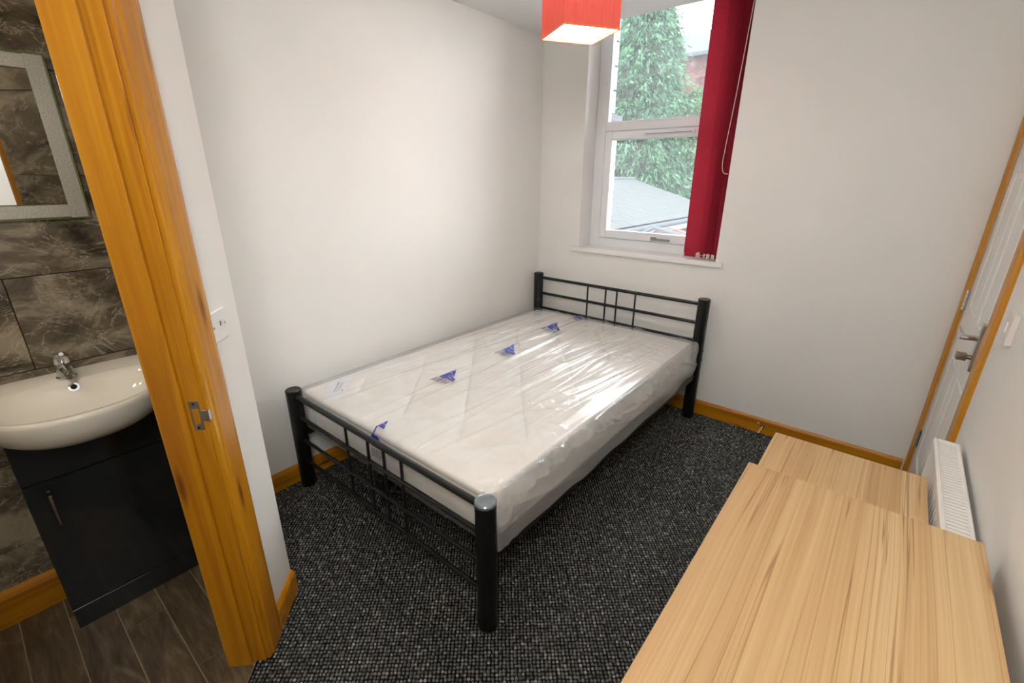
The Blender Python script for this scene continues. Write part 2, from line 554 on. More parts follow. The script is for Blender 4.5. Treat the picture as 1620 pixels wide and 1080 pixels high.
M_SLATE.base(_b.outputs['Color'], 0.7, spec=0.1)
M_SLATE = M_SLATE.m
M_RTILE = plain('weathered_roof_tile', lin(62, 64, 64), 0.8, spec=0.05, var=0.14)
M_SHADEJOINT = plain('dark_row_shade_and_joint', lin(14, 15, 16), 0.9, spec=0.05, var=0.1)  # wing wall joints, and painted shade under the garage tile rows
M_PAINTB = plain('white_painted_brick', lin(132, 132, 132), 0.8, spec=0.05, var=0.03)
M_JOINT = plain('grey_joint', lin(66, 69, 72), 0.9, spec=0.05)
M_GROUND = plain('yard_ground', lin(80, 84, 76), 0.95, var=0.2)
M_LEAF1 = foliage_mat('conifer_green', lin(20, 44, 34), lin(76, 108, 82))
M_LEAF2 = foliage_mat('shrub_green', lin(30, 56, 34), lin(88, 118, 74))
M_BARK = plain('bark', lin(96, 78, 60), 0.9, var=0.25)

# ------------------------------------------------------------------ layout numbers (metres)
XL, XR, YW, H = -0.065, 2.375, 0.085, 2.39
YF = -3.6                                    # wall behind the camera
ANG = math.radians(44)
DV = Vector((math.cos(ANG), -math.sin(ANG), 0))        # along the angled partition, towards the camera
DN = Vector((math.sin(ANG), math.cos(ANG), 0))         # its normal, into the bedroom
DO = Vector((0.7186, -2.4758, 0))
def D(s, t, z):
    return DO + DV * s + DN * t + Vector((0, 0, z))
WT = 0.117                                   # partition thickness

# ------------------------------------------------------------------ setting
wl_ = MB().box(XL - 0.2, XL, -2.44, 0.335, -0.1, 2.6)
o = wl_.build('wall_left', M_WALL); props(o, 'plain white plaster wall beside the bed', kind='structure')

HX0, HX1, HZ0, HZ1 = 0.29, 1.255, 1.0, 2.55
m = MB()
m.box(XL, HX0, YW, 0.335, -0.1, 2.7).box(HX1, XR + 0.3, YW, 0.335, -0.1, 2.7).box(HX0, HX1, YW, 0.335, -0.1, HZ0).box(HX0, HX1, YW, 0.335, HZ1, 2.7)
o = m.build('wall_back', M_WALL); props(o, 'white plaster wall with the window in it, behind the headboard', kind='structure')

DY0, DY1, DZ = -0.768, -0.002, 1.985
m = MB()
m.box(XR, XR + 0.12, YF - 0.1, DY0, -0.1, 2.6).box(XR, XR + 0.12, DY1, YW, -0.1, 2.6).box(XR, XR + 0.12, DY0, DY1, DZ, 2.6)
o = m.build('wall_right', M_WALL); props(o, 'white wall on the right with the white door and radiator', kind='structure')

o = MB().box(1.6, XR, YF - 0.1, YF, -0.1, 2.6).build('wall_front', M_WALL)
props(o, 'white wall behind the camera', kind='structure')

# partition round the shower room, one L-shaped run with the angled doorway
c0 = D(-0.198, 0, 0)
pA = D(0.055, 0, 0); pB = D(0.055, -WT, 0)
yin = c0.y - 0.1
k = (yin - pB.y) / DV.y
pC = pB + DV * k
m = MB()
m.prism([(XL, c0.y), (c0.x, c0.y), (pA.x, pA.y), (pB.x, pB.y), (pC.x, pC.y), (XL, yin)], -0.1, 2.6)
q = [D(0.825, 0, 0), D(1.62, 0, 0), D(1.62, -WT, 0), D(0.825, -WT, 0)]
m.prism([(p.x, p.y) for p in q], -0.1, 2.6)
q = [D(0.055, 0, 0), D(0.825, 0, 0), D(0.825, -WT, 0), D(0.055, -WT, 0)]
m.prism([(p.x, p.y) for p in q], 2.03, 2.6)
wpart = o = m.build('wall_partition', M_WALL); props(o, 'white angled partition between bedroom and shower room', kind='structure')

m = MB().box(XL - 0.2, XR + 0.12, YF - 0.1, YW, H, 2.7)
o = m.build('ceiling', M_CEIL); props(o, 'flat white ceiling above bed and window', kind='structure')

# --- bedroom floor: backing sheet + loop pile
floor = MB().box(XL - 0.2, XR + 0.12, -3.9, YW + 0.05, -0.12, -0.004).build('floor', M_CBACK)
props(floor, 'charcoal loop pile carpet with grey flecks', kind='structure')

def carpet():
    pit = 0.0125
    a = math.radians(41)
    ca, sa = math.cos(a), math.sin(a)
    n = 330
    ii, jj = np.meshgrid(np.arange(-n, n), np.arange(-n, n))
    u = (ii + RNG.uniform(-.13, .13, ii.shape)) * pit; v = (jj + RNG.uniform(-.13, .13, ii.shape)) * pit
    x = (u * ca - v * sa).ravel() + 1.2; y = (u * sa + v * ca).ravel() - 1.6
    k = (x > XL + 0.012) & (x < XR - 0.012) & (y > -3.3) & (y < YW - 0.012)
    s = (x - DO.x) * DV.x + (y - DO.y) * DV.y
    t = (x - DO.x) * DN.x + (y - DO.y) * DN.y
    pod = (y < c0.y + 0.006) & (t < 0.012) & ((s < 0.075) | (s > 0.82) | (t < -0.028))
    k &= ~pod
    k &= ~((x > 1.93) & (y < -1.3) & (y > -2.4))
    x, y = x[k], y[k]
    N = len(x)
    hgt = RNG.uniform(0.0035, 0.0062, N); rad = pit * RNG.uniform(0.34, 0.46, N)
    ang = np.arange(6) * PI / 3
    th = RNG.uniform(0, 1, N)
    vs = np.zeros((N, 13, 3), np.float32)
    for q in range(6):
        cx, sy = np.cos(ang[q] + th), np.sin(ang[q] + th)
        vs[:, q, 0] = x + rad * cx; vs[:, q, 1] = y + rad * sy; vs[:, q, 2] = -0.004
        vs[:, 6 + q, 0] = x + rad * 0.72 * cx; vs[:, 6 + q, 1] = y + rad * 0.72 * sy; vs[:, 6 + q, 2] = -0.004 + hgt * 0.72
    vs[:, 12, 0] = x; vs[:, 12, 1] = y; vs[:, 12, 2] = -0.004 + hgt
    f = []
    for q in range(6):
        r = (q + 1) % 6
        f += [(q, r, 6 + r), (q, 6 + r, 6 + q), (6 + q, 6 + r, 12)]
    f = np.array(f, np.int32)
    F = (f[None] + (np.arange(N, dtype=np.int32) * 13)[:, None, None]).reshape(-1)
    me = bpy.data.meshes.new('loop_pile')
    me.vertices.add(N * 13); me.vertices.foreach_set('co', vs.reshape(-1))
    nt = len(F) // 3
    me.loops.add(nt * 3); me.loops.foreach_set('vertex_index', F)
    me.polygons.add(nt); me.polygons.foreach_set('loop_start', np.arange(0, nt * 3, 3, dtype=np.int32))
    me.polygons.foreach_set('loop_total', np.full(nt, 3, np.int32))
    me.polygons.foreach_set('use_smooth', np.ones(nt, bool))
    me.update(calc_edges=True)
    o = link('loop_pile', me, M_LOOP, floor)
    o['kind'] = 'stuff'
carpet()

# --- shower room: floor planks, tiled walls, far walls
bfl = MB()
q = [(XL, yin), (pC.x, pC.y), (D(-0.0, -WT, 0).x, D(0, -WT, 0).y), tuple(D(0.06, -0.032, 0))[:2], tuple(D(0.82, -0.032, 0))[:2], tuple(D(1.6, -WT, 0))[:2], (1.75, -3.95), (XL, -3.95)]
bfl.prism(q, -0.003, -0.0005)
bfloor = bfl.build('floor_shower_room', M_PLANKGAP)
props(bfloor, 'dark brown wood plank flooring in the shower room', kind='structure')
def inside(x, y):
    s = (x - DO.x) * DV.x + (y - DO.y) * DV.y; t = (x - DO.x) * DN.x + (y - DO.y) * DN.y
    if y > yin + 0.02 or x < XL - 0.001 or y < -3.96 or x > 1.75: return False
    return t < -0.034 if 0.08 < s < 0.82 else t < -WT + 0.03
rows = {0: 0.626, 1: 0.294, 2: 0.074, 3: 0.45}
for r in range(-2, 12):
    y1 = -2.565 - 0.1165 * r + 0.0; y0 = y1 - 0.1165
    st = {-2: 0.2, -1: 0.43, 0: 0.626, 1: 0.294, 2: 0.08}.get(r, (0.37 * r) % 0.6)
    x = st - 1.2
    while x < 1.7:
        xa, xb = max(x, XL), min(x + 0.6, 1.7)
        x += 0.6
        if xb - xa < 0.01: continue
        # clip the plank against the angled doorway
        g = 0.0016
        poly = [Vector((xa + g, y0 + g, 0)), Vector((xb - g, y0 + g, 0)), Vector((xb - g, min(y1, yin) - g, 0)), Vector((xa + g, min(y1, yin) - g, 0))]
        if y0 > yin - 0.01: continue
        out = []
        lim = -0.033
        for i in range(len(poly)):
            a, b = poly[i], poly[(i + 1) % len(poly)]
            da, db = (a - DO).dot(DN) - lim, (b - DO).dot(DN) - lim
            if da <= 0: out.append(a)
            if da * db < 0: out.append(a + (b - a) * (da / (da - db)))
        if len(out) < 3: continue
        c = sum(out, Vector()) / len(out)
        mb = MB().prism([(p.x - c.x, p.y - c.y) for p in out], -0.002, 0.0015)
        me = mb.mesh('plank'); me.materials.append(M_PLANK)
        place('plank', me, (c.x, c.y, 0), bfloor)

wbl = MB().box(XL - 0.2, XL, -3.95, -2.44, -0.1, 2.6).build('wall_shower_room_left', M_GROUT)
props(wbl, 'dark marbled tiled wall behind basin and mirror', kind='structure')
TH, TW, TT = 0.305, 0.6, 0.012
tile_me = {}
def tile(x, y0, y1, z0, z1, parent, axis):
    key = (round(y1 - y0, 3), round(z1 - z0, 3), axis)
    if key not in tile_me:
        hy, hz, g = (y1 - y0) / 2, (z1 - z0) / 2, 0.0012
        b = MB()
        if axis == 'x': b.box(0, TT, -hy + g, hy - g, -hz + g, hz - g, 0.0012)
        else: b.box(-hy + g, hy - g, -TT, 0, -hz + g, hz - g, 0.0012)
        me = b.mesh('tile'); me.materials.append(M_TILE); tile_me[key] = me
    c = ((x, (y0 + y1) / 2, (z0 + z1) / 2) if axis == 'x' else ((y0 + y1) / 2, x, (z0 + z1) / 2))
    place('tile', tile_me[key], c, parent)
for r in range(8):
    z0 = 1.19 - 4 * TH + r * TH; z1 = z0 + TH
    z0 = max(z0, 0.0); z1 = min(z1, H)
    if z1 - z0 < 0.02: continue
    y = -2.765 + (0.3 if r % 2 == 0 else 0.0) - 3 * TW
    while y < yin:
        a, b = max(y, -3.9), min(y + TW, yin)
        if b - a > 0.02: tile(XL, a, b, z0, z1, wbl, 'x')
        y += TW
wbr = MB().box(XL, pC.x - 0.01, yin - 0.004, yin + 0.0, 0, H).build('wall_shower_room_back', M_GROUT)
props(wbr, 'tiled end wall of the shower room, seen in the mirror', kind='structure')
for r in range(8):
    z0 = max(1.19 - 4 * TH + r * TH, 0.0); z1 = min(1.19 - 3 * TH + r * TH, H)
    if z1 - z0 < 0.02: continue
    x = XL + TT
    for w in (((0.3, 0.36) if r % 2 else (0.15, 0.51))):
        tile(yin - 0.004, x, min(x + w, pC.x - 0.012), z0, z1, wbr, 'y'); x += w
        if x > pC.x - 0.05: break
sC = (pC - DO).dot(DV); sB = 0.055
tlen = sB - sC - 0.012
for r in range(8):
    z0 = max(1.19 - 4 * TH + r * TH, 0.0); z1 = min(1.19 - 3 * TH + r * TH, H)
    if z1 - z0 < 0.02: continue
    b = MB().box(-tlen / 2 + 0.0012, tlen / 2 - 0.0012, -TT, 0, -(z1 - z0) / 2 + 0.0012, (z1 - z0) / 2 - 0.0012, 0.0012)
    me = b.mesh('tile'); me.materials.append(M_TILE)
    p = D(sC + 0.012 + tlen / 2, -WT, (z0 + z1) / 2)
    place('tile', me, p, wpart, (0, 0, -ANG))
m = MB().box(XL, 1.8, -4.05, -3.95, -0.1, 2.6).box(1.75, 1.85, -3.95, -3.55, -0.1, 2.6)
o = m.build('wall_shower_room_front', M_WALL); props(o, 'white far wall of the shower room', kind='structure')
o = MB().box(XL - 0.2, 1.85, -4.05, YF - 0.1, H, 2.7).build('ceiling_shower_room', M_CEIL); props(o, 'white shower room ceiling', kind='structure')
for (x, y) in ((0.75, -3.15), (0.35, -3.45)):
    dl = thing('downlight', (x, y, H), 'round recessed ceiling downlight in the shower room' + (', near the door' if x > 0.5 else ', near the basin'), 'ceiling light')
    MB().lathe([(0.03, -0.002), (0.045, -0.004), (0.045, 0.0)], (x, y, H), 24).build('rim', M_CHROME, dl, True)
    MB().lathe([(0.0001, -0.0045), (0.034, -0.0045), (0.034, -0.0025), (0.0001, -0.0025)], (x, y, H), 24).build('lens', M_DOWN, dl)

# --- skirtings
SK = [(0, 0), (0.015, 0), (0.015, 0.080), (0.013, 0.086), (0.006, 0.096), (0, 0.097)]
o = MB().sweep(SK, (XL, c0.y, 0), (XL, YW, 0), (1, 0, 0)).build('baseboard_left', M_PINE_Y)
props(o, 'varnished pine skirting board along the wall beside the bed', kind='structure')
o = MB().sweep(SK, (XL + 0.015, YW, 0), (XR - 0.022, YW, 0), (0, -1, 0)).build('baseboard_back', M_PINE_X)
props(o, 'varnished pine skirting board below the window', kind='structure')
o = MB().sweep(SK, D(-0.198, 0, 0), D(-0.032, 0, 0), DN).build('baseboard_partition', M_PINE_X)
props(o, 'short pine skirting piece beside the shower room door frame', kind='structure')
SKB = [(0, 0), (0.016, 0), (0.016, 0.110), (0.004, 0.138), (0, 0.138)]
o = MB().sweep(SKB, (XL + TT, -3.9, 0), (XL + TT, -2.90, 0), (1, 0, 0)).build('baseboard_shower_room', M_PINE_Y)
props(o, 'tall pine skirting board below the dark tiles, left of the vanity', kind='structure')
o = MB().sweep(SK, (XR, -0.86, 0), (XR, YF, 0), (-1, 0, 0)).build('baseboard_right', M_PINE_Y)
props(o, 'pine skirting behind radiator and chest of drawers', kind='structure')

# --- shower room door frame
fr = thing('trim_1', D(0.08, -0.05, 0), 'knotty varnished pine door frame of the shower room', kind='structure')
def dbox(mb, s0, s1, t0, t1, z0, z1, bev=0.0015):
    return mb.box(s0, s1, t0, t1, z0, z1, bev, 1, D)
dbox(MB(), 0.055, 0.08, -WT, 0.0, 0, 2.03).build('jamb', M_PINE_Z, fr)
dbox(MB(), 0.80, 0.825, -WT, 0.0, 0, 2.03).build('jamb', M_PINE_Z, fr)
dbox(MB(), 0.08, 0.80, -WT, 0.0, 2.0, 2.03).build('head_jamb', M_PINE_X, fr)
dbox(MB(), 0.08, 0.092, -WT + 0.004, -0.041, 0, 2.0, 0.002).build('door_stop', M_PINE_Z, fr)
dbox(MB(), 0.788, 0.80, -WT + 0.004, -0.041, 0, 2.0, 0.002).build('door_stop', M_PINE_Z, fr)
def architrave(s_in, s_out, parent, z1=2.03):
    g = 1 if s_out > s_in else -1
    w = abs(s_out - s_in)
    prof = [(0, 0), (w, 0), (w, 0.006), (w - 0.006, 0.013), (w - 0.022, 0.016), (0.020, 0.0165), (0.014, 0.012), (0.004, 0.011), (0, 0.008)]
    mb = MB().sweep([(a * g, b) for a, b in prof], D(s_in, 0, 0), D(s_in, 0, z1), DV, DN)
    return mb.build('architrave', M_PINE_Z, parent)
architrave(0.073, -0.030, fr); architrave(0.807, 0.90, fr)
dbox(MB(), -0.03, 0.90, 0, 0.015, 2.01, 2.09).build('architrave', M_PINE_X, fr)
# strike plate let into the jamb
sp = dbox(MB(), 0.0795, 0.0815, -0.034, -0.008, 0.865, 0.950, 0.001).build('strike_plate', M_SATIN, fr)
dbox(MB(), 0.0812, 0.0822, -0.028, -0.013, 0.884, 0.928, 0).build('latch_hole', M_PINE_Z, sp)
mb = MB()
dbox(mb, 0.0800, 0.0822, -0.010, 0.010, 0.892, 0.922, 0.0008)
dbox(mb, 0.070, 0.0822, 0.008, 0.0105, 0.892, 0.922, 0.0008)
mb.build('strike_lip', M_SATIN, sp)
for z in (0.873, 0.942): MB().lathe([(0.0001, 0), (0.004, 0), (0.003, 0.0012), (0.0001, 0.0012)], D(0.0815, -0.021, z), 10, 'x').build('screw', M_DARK, sp)

# --- light switch on the partition
sw = thing('light_switch', D(-0.065, 0, 1.108), 'white single light switch beside the pine door frame', 'light switch')
dbox(MB(), -0.108, -0.022, 0.0, 0.010, 1.065, 1.151, 0.003).build('plate', M_SWITCH, sw)
mb = MB(); dbox(mb, -0.071, -0.059, 0.0095, 0.0125, 1.094, 1.122, 0.001); mb.build('rocker', M_SWITCH, sw)
dbox(MB(), -0.067, -0.063, 0.012, 0.014, 1.108, 1.121, 0).build('marker', M_BRASSY, sw)
for s in (-0.095, -0.035):
    dbox(MB(), s - 0.0025, s + 0.0025, 0.0095, 0.0108, 1.1055, 1.1105, 0.0005).build('screw', M_BRASSY, sw)

# ------------------------------------------------------------------ window
FY0, FY1 = YW + 0.15, YW + 0.22
win = thing('window_1', ((HX0 + HX1) / 2, FY0, 1.02), 'white plastic framed sash window with opening lower light', kind='structure')
def ring(mb, x0, x1, z0, z1, w, y0, y1, bev=0.004):
    for a in ((x0, x0 + w, z0, z1), (x1 - w, x1, z0, z1), (x0 + w, x1 - w, z0, z0 + w), (x0 + w, x1 - w, z1 - w, z1)):
        mb.box(a[0], a[1], y0, y1, a[2], a[3], bev)
    return mb
mb = MB()
mb.box(HX0, 0.365, FY0, FY1, 1.0, 2.55, 0.004).box(HX1 - 0.07, HX1, FY0, FY1, 1.0, 2.55, 0.004)
mb.box(0.365, HX1 - 0.07, FY0, FY1, 1.0, 1.076, 0.004).box(0.365, HX1 - 0.07, FY0, FY1, 1.788, 1.838, 0.004).box(0.365, HX1 - 0.07, FY0, FY1, 2.48, 2.55, 0.004)
mb.build('window_frame', M_UPVC, win)
sash = ring(MB(), 0.374, HX1 - 0.078, 1.080, 1.784, 0.052, FY0 - 0.016, FY1 - 0.01, 0.006).build('sash', M_UPVC, win)
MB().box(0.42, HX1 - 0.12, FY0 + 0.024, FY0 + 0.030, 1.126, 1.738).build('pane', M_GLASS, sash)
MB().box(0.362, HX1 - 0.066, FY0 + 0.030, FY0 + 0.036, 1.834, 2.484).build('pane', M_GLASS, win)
ring(MB(), 0.363, HX1 - 0.068, 1.834, 2.484, 0.014, FY0 + 0.004, FY0 + 0.03, 0.003).build('glazing_bead', M_UPVC, win)
ring(MB(), 0.414, HX1 - 0.118, 1.122, 1.742, 0.010, FY0 - 0.006, FY0 + 0.022, 0.003).build('glazing_bead', M_UPVC, sash)
vt = MB().box(0.66, 0.99, FY0 - 0.034, FY0 - 0.0155, 1.752, 1.772, 0.003).build('trickle_vent', M_UPVC, win)
MB().box(0.675, 0.975, FY0 - 0.036, FY0 - 0.0335, 1.757, 1.760).build('vent_slot', M_JOINT, vt)
hd = MB().box(0.775, 0.815, FY0 - 0.030, FY0 - 0.0155, 1.088, 1.112, 0.003).build('handle', M_SATIN, sash)
MB().box(0.79, 0.915, FY0 - 0.042, FY0 - 0.028, 1.092, 1.106, 0.004).build('handle_grip', M_SATIN, hd)
o = MB().box(HX0 - 0.055, HX1 + 0.045, YW - 0.026, YW + 0.0, 0.985, 1.016, 0.006, 2).box(HX0, HX1, YW - 0.004, FY0 + 0.004, 0.995, 1.016, 0.001).build('trim_2', M_GLOSSW)
props(o, 'white gloss painted window sill board above the headboard', kind='structure')

# --- vertical blind, drawn to the right
bl = thing('vertical_blind', (1.15, YW + 0.07, 1.02), 'burgundy vertical blind drawn to one side of the window', 'blind')
MB().box(HX0 + 0.005, HX1 - 0.005, YW + 0.055, YW + 0.095, 2.485, 2.53, 0.003).build('headrail', M_UPVC, bl)
slats = [(1.086, 0.046, -6), (1.166, 0.068, -40), (1.190, 0.072, -66), (1.205, 0.068, -74), (1.217, 0.075, -68), (1.229, 0.070, -78), (1.240, 0.074, -74)]
for i, (cx, dy, ang) in enumerate(slats):
    a = math.radians(ang); hw = 0.0445
    mb = MB()
    t = bmesh.new()
    n = 8
    z0, z1 = 1.026 + 0.002 * (i % 3), 2.488
    R_ = []
    for z in np.linspace(z0, z1, 12):
        hh = (z - z0) / (z1 - z0)
        tw = a + 0.08 * math.sin(i * 2.1 + z * 1.4) - (0.34 if i == 0 else 0.26 if i == 1 else 0.08) * hh
        row = []
        for j in range(n + 1):
            u = (j / n * 2 - 1) * hw
            bow = 0.006 * (1 - (j / n * 2 - 1) ** 2)
            px = cx - (0.008 if i == 0 else 0.024 if i == 1 else 0.016) * hh + u * math.cos(tw) - bow * math.sin(tw)
            py = YW + dy - u * math.sin(tw) - bow * math.cos(tw)
            row.append(t.verts.new((min(px, HX1 - 0.003), py, z)))
        R_.append(row)
    for p in range(len(R_) - 1):
        for j in range(n):
            t.faces.new((R_[p][j], R_[p][j + 1], R_[p + 1][j + 1], R_[p + 1][j]))
    mb.add(t)
    so = mb.build('slat', M_BLIND, bl, True)
    # bottom weight clips
    for e in (-1, 1):
        u = e * (hw - 0.003)
        px = min(cx + u * math.cos(a), HX1 - 0.008); py = YW + dy - u * math.sin(a)
        MB().box(px - 0.004, px + 0.004, py - 0.004, py + 0.004, z0 - 0.006, z0 + 0.022, 0.0015).build('weight_clip', M_BEIGE, so)
def bez(p, n=14):
    p = [Vector(q) for q in p]
    return [((1 - t) ** 3) * p[0] + 3 * t * (1 - t) ** 2 * p[1] + 3 * t * t * (1 - t) * p[2] + t ** 3 * p[3] for t in [i / n for i in range(n + 1)]]
pts = bez([(1.243, YW + 0.03, 2.45), (1.238, YW + 0.012, 2.1), (1.222, YW + 0.004, 1.80), (1.214, YW + 0.002, 1.66)]) + bez([(1.214, YW + 0.002, 1.64), (1.205, YW + 0.0, 1.54), (1.216, YW + 0.0, 1.51), (1.247, YW + 0.012, 1.515)], 10)
MB().tube(pts, 0.0022, 6).build('pull_cord', M_BEIGE, bl, True)
pts = bez([(1.135, YW + 0.045, 1.055), (1.15, YW + 0.02, 1.035), (1.17, YW + 0.02, 1.037), (1.20, YW + 0.028, 1.055)])
mb = MB().tube(pts, 0.0016, 6)
for k in range(5):
    x = 1.125 + 0.006 * k
    mb.tube(bez([(1.138, YW + 0.035, 1.056), (x + 0.002, YW + 0.02, 1.06), (x, YW + 0.018, 1.04), (x + 0.004, YW + 0.02, 1.022 + 0.004 * (k % 2))], 8), 0.0022, 6)
mb.build('chain_tassel', M_BEIGE, bl, True)

# ------------------------------------------------------------------ door on the right
dr = thing('door_1', (XR, -0.385, 0), 'white moulded panel door in the right hand wall', kind='structure')
LX0, LX1 = XR + 0.002, XR + 0.037
leaf = MB().box(LX0 + 0.006, LX1, DY0 + 0.004, DY1 - 0.004, 0.008, DZ - 0.004).build('leaf', M_GLOSSW, dr)
mb = MB()
for (a, b) in ((DY0 + 0.004, DY0 + 0.115), (-0.44, -0.33), (DY1 - 0.115, DY1 - 0.004)):
    mb.box(LX0, LX0 + 0.007, a, b, 0.008, DZ - 0.004, 0.0015)
for (a, b) in ((0.008, 0.22), (0.78, 0.98), (1.52, 1.62), (1.87, DZ - 0.004)):
    mb.box(LX0 + 0.0004, LX0 + 0.007, DY0 + 0.1, DY1 - 0.1, a, b, 0.0015)
mb.build('stile', M_GLOSSW, leaf)
for (a, b) in ((DY0 + 0.135, -0.46), (-0.31, DY1 - 0.135)):
    for (c, d) in ((0.245, 0.755), (1.005, 1.495), (1.645, 1.845)):
        MB().box(LX0 + 0.001, LX0 + 0.007, a, b, c, d, 0.005).build('door_panel', M_GLOSSW, leaf)
hp = MB().box(LX0 - 0.012, LX0 + 0.001, -0.675, -0.637, 0.858, 1.028, 0.003, 2).build('handle_plate', M_SATIN, dr)
mb = MB().lathe([(0.010, 0), (0.010, -0.045)], (LX0 - 0.011, -0.656, 0.975), 14, 'x')
mb.box(LX0 - 0.058, LX0 - 0.044, -0.661, -0.54, 0.965, 0.985, 0.004, 2)
mb.build('lever', M_CHROME, hp, True)
mb = MB().lathe([(0.008, 0), (0.008, -0.018)], (LX0 - 0.011, -0.656, 0.905), 14, 'x')
mb.box(LX0 - 0.052, LX0 - 0.024, -0.671, -0.641, 0.893, 0.917, 0.004, 2)
mb.build('thumb_turn', M_BRASSY, hp, True)
for z in (0.985, 0.275, 1.75):
    h = MB().box(LX0 - 0.002, LX0 + 0.001, -0.030, -0.002, z - 0.045, z + 0.045).build('hinge', M_CHROME, dr)
    for k in range(5): MB().lathe([(0.0065, 0), (0.0065, 0.0165)], (LX0 - 0.006, -0.002, z - 0.045 + 0.0182 * k), 10).build('knuckle', M_CHROME, h, True)
df = thing('trim_3', (XR, -0.385, 0), 'varnished pine architrave round the white door', kind='structure')
AR = [(0, 0), (0.07, 0), (0.07, 0.007), (0.064, 0.014), (0.05, 0.016), (0.02, 0.0185), (0.006, 0.012), (0, 0.010)]
MB().sweep([(a, b) for a, b in AR], (XR, 0.006, 0), (XR, 0.006, 2.06), (0, 1, 0), (-1, 0, 0)).build('architrave', M_PINE_Z, df)
MB().sweep([(-a, b) for a, b in AR], (XR, -0.776, 0), (XR, -0.776, 2.06), (0, 1, 0), (-1, 0, 0)).build('architrave', M_PINE_Z, df)
MB().box(XR - 0.018, XR, -0.846, 0.076, 1.99, 2.06, 0.003).build('architrave', M_PINE_Y, df)
MB().box(XR + 0.0005, XR + 0.11, DY1, 0.0055, 0, DZ + 0.0).box(XR + 0.0005, XR + 0.11, -0.7755, DY0, 0, DZ).build('jamb', M_PINE_Z, df)

s2 = thing('wall_switch', (XR, -1.037, 1.11), 'white surface mounted switch box beside the white door', 'light switch')
MB().box(XR - 0.014, XR, -1.080, -0.994, 1.068, 1.154, 0.002).build('plate', plain('shaded_white_plastic', lin(222, 213, 207), 0.35, var=0.01), s2)  # plate colour darkened in place of shading on the box
MB().box(XR - 0.0175, XR - 0.0135, -1.043, -1.031, 1.097, 1.125, 0.001).build('rocker', M_SWITCH, s2)

# ------------------------------------------------------------------ pendant lamp
LC = Vector((0.985, -1.133, 2.0)); LS = 0.109; LHt = 0.22; LROT = math.radians(-32.8)
lp = thing('pendant_lamp', (LC.x, LC.y, 2.0), 'square red fabric pendant lampshade, lit, hanging from the ceiling', 'lamp')
def LT(x, y, z):
    c, s = math.cos(LROT), math.sin(LROT)
    return Vector((LC.x + x * c - y * s, LC.y + x * s + y * c, LC.z + z))
mb = MB(); tk = 0.0018
for (x0, x1, y0, y1) in ((-LS, LS, -LS, -LS + tk), (-LS, LS, LS - tk, LS), (-LS, -LS + tk, -LS + tk, LS - tk), (LS - tk, LS, -LS + tk, LS - tk)):
    mb.box(x0, x1, y0, y1, 0.0, LHt, 0, 1, LT)
mb.build('shade', M_SHADE, lp)
r = 0.0028
for z in (0.0, LHt):
    e = MB()
    for (x0, x1, y0, y1) in ((-LS - r, LS + r, -LS - r, -LS + r), (-LS - r, LS + r, LS - r, LS + r), (-LS - r, -LS + r, -LS, LS), (LS - r, LS + r, -LS, LS)):
        e.box(x0, x1, y0, y1, z - r, z + r, 0.001, 1, LT)
    e.build('edge_binding', M_TRIMO, lp)

MB().box(-LS + 0.003, LS - 0.003, -LS + 0.003, LS - 0.003, 0.001, 0.0025, 0, 1, LT).build('diffuser', M_DIFF, lp)
MB().lathe([(0.0001, 0), (0.02, 0.004), (0.031, 0.02), (0.033, 0.035), (0.026, 0.06), (0.014, 0.085), (0.013, 0.1), (0.0001, 0.1)], (LC.x, LC.y, 2.108), 20).build('bulb', M_BULB, lp, True)
MB().lathe([(0.018, 0), (0.020, 0.02), (0.014, 0.06), (0.004, 0.07)], (LC.x, LC.y, 2.206), 16).build('lamp_holder', M_SWITCH, lp, True)
MB().tube([(LC.x, LC.y, 2.27), (LC.x, LC.y, H - 0.01)], 0.004, 8).build('cord', M_SWITCH, lp, True)
MB().lathe([(0.045, 0), (0.043, -0.012), (0.02, -0.022), (0.006, -0.024)], (LC.x, LC.y, H), 24).build('ceiling_rose', M_SWITCH, lp, True)
mb = MB()
for a in ((0.02, LS - 0.004), (-LS + 0.004, -0.02)):
    mb.box(a[0], a[1], -0.002, 0.002, 0.212, 0.216, 0, 1, LT); mb.box(-0.002, 0.002, a[0], a[1], 0.212, 0.216, 0, 1, LT)
mb.build('spider', M_SWITCH, lp)

# ------------------------------------------------------------------ bed
BW, BL = 1.25, 1.9723
bed = thing('bed', (BW / 2, -BL / 2, 0), 'black tubular metal bed frame under the wrapped mattress', 'bed')
PR = 0.0355
def post(x, y, h, cap):
    p = MB().lathe([(PR - 0.002, 0.0), (PR, 0.003), (PR, h - 0.010)], (x, y, 0), 32).build('post', M_BLACK, bed, True)
    MB().lathe([(PR + 0.0012, h - 0.012), (PR + 0.0012, h - 0.004), (PR - 0.003, h), (PR - 0.008, h - 0.0015), (0.0001, h - 0.003)], (x, y, 0), 32).build('post_cap', cap, p, True)
    return p
HF, HH = 0.536, 0.801
pFL = post(0, -BL, HF, M_BLACK); pFR = post(BW, -BL, HF, M_CAP); pHL = post(0, 0, HH, M_BLACK); pHR = post(BW, 0, HH, M_BLACK)
def rail(y, z, r, name):
    return MB().tube([(PR - 0.004, y, z), (BW - PR + 0.004, y, z)], r, 12).build(name, M_BLACK, bed, True)
for z, r in ((0.506, 0.0125), (0.396, 0.0095), (0.270, 0.0085), (0.150, 0.0085)): rail(-BL, z, r, 'footboard_rail')
for x in (0.44, 0.600, 0.706, 0.817): MB().tube([(x, -BL, 0.150), (x, -BL, 0.504)], 0.0062, 10).build('footboard_bar', M_BLACK, bed, True)
for z, r in ((0.766, 0.0115), (0.646, 0.0105), (0.530, 0.0095), (0.400, 0.0085)): rail(0, z, r, 'headboard_rail')
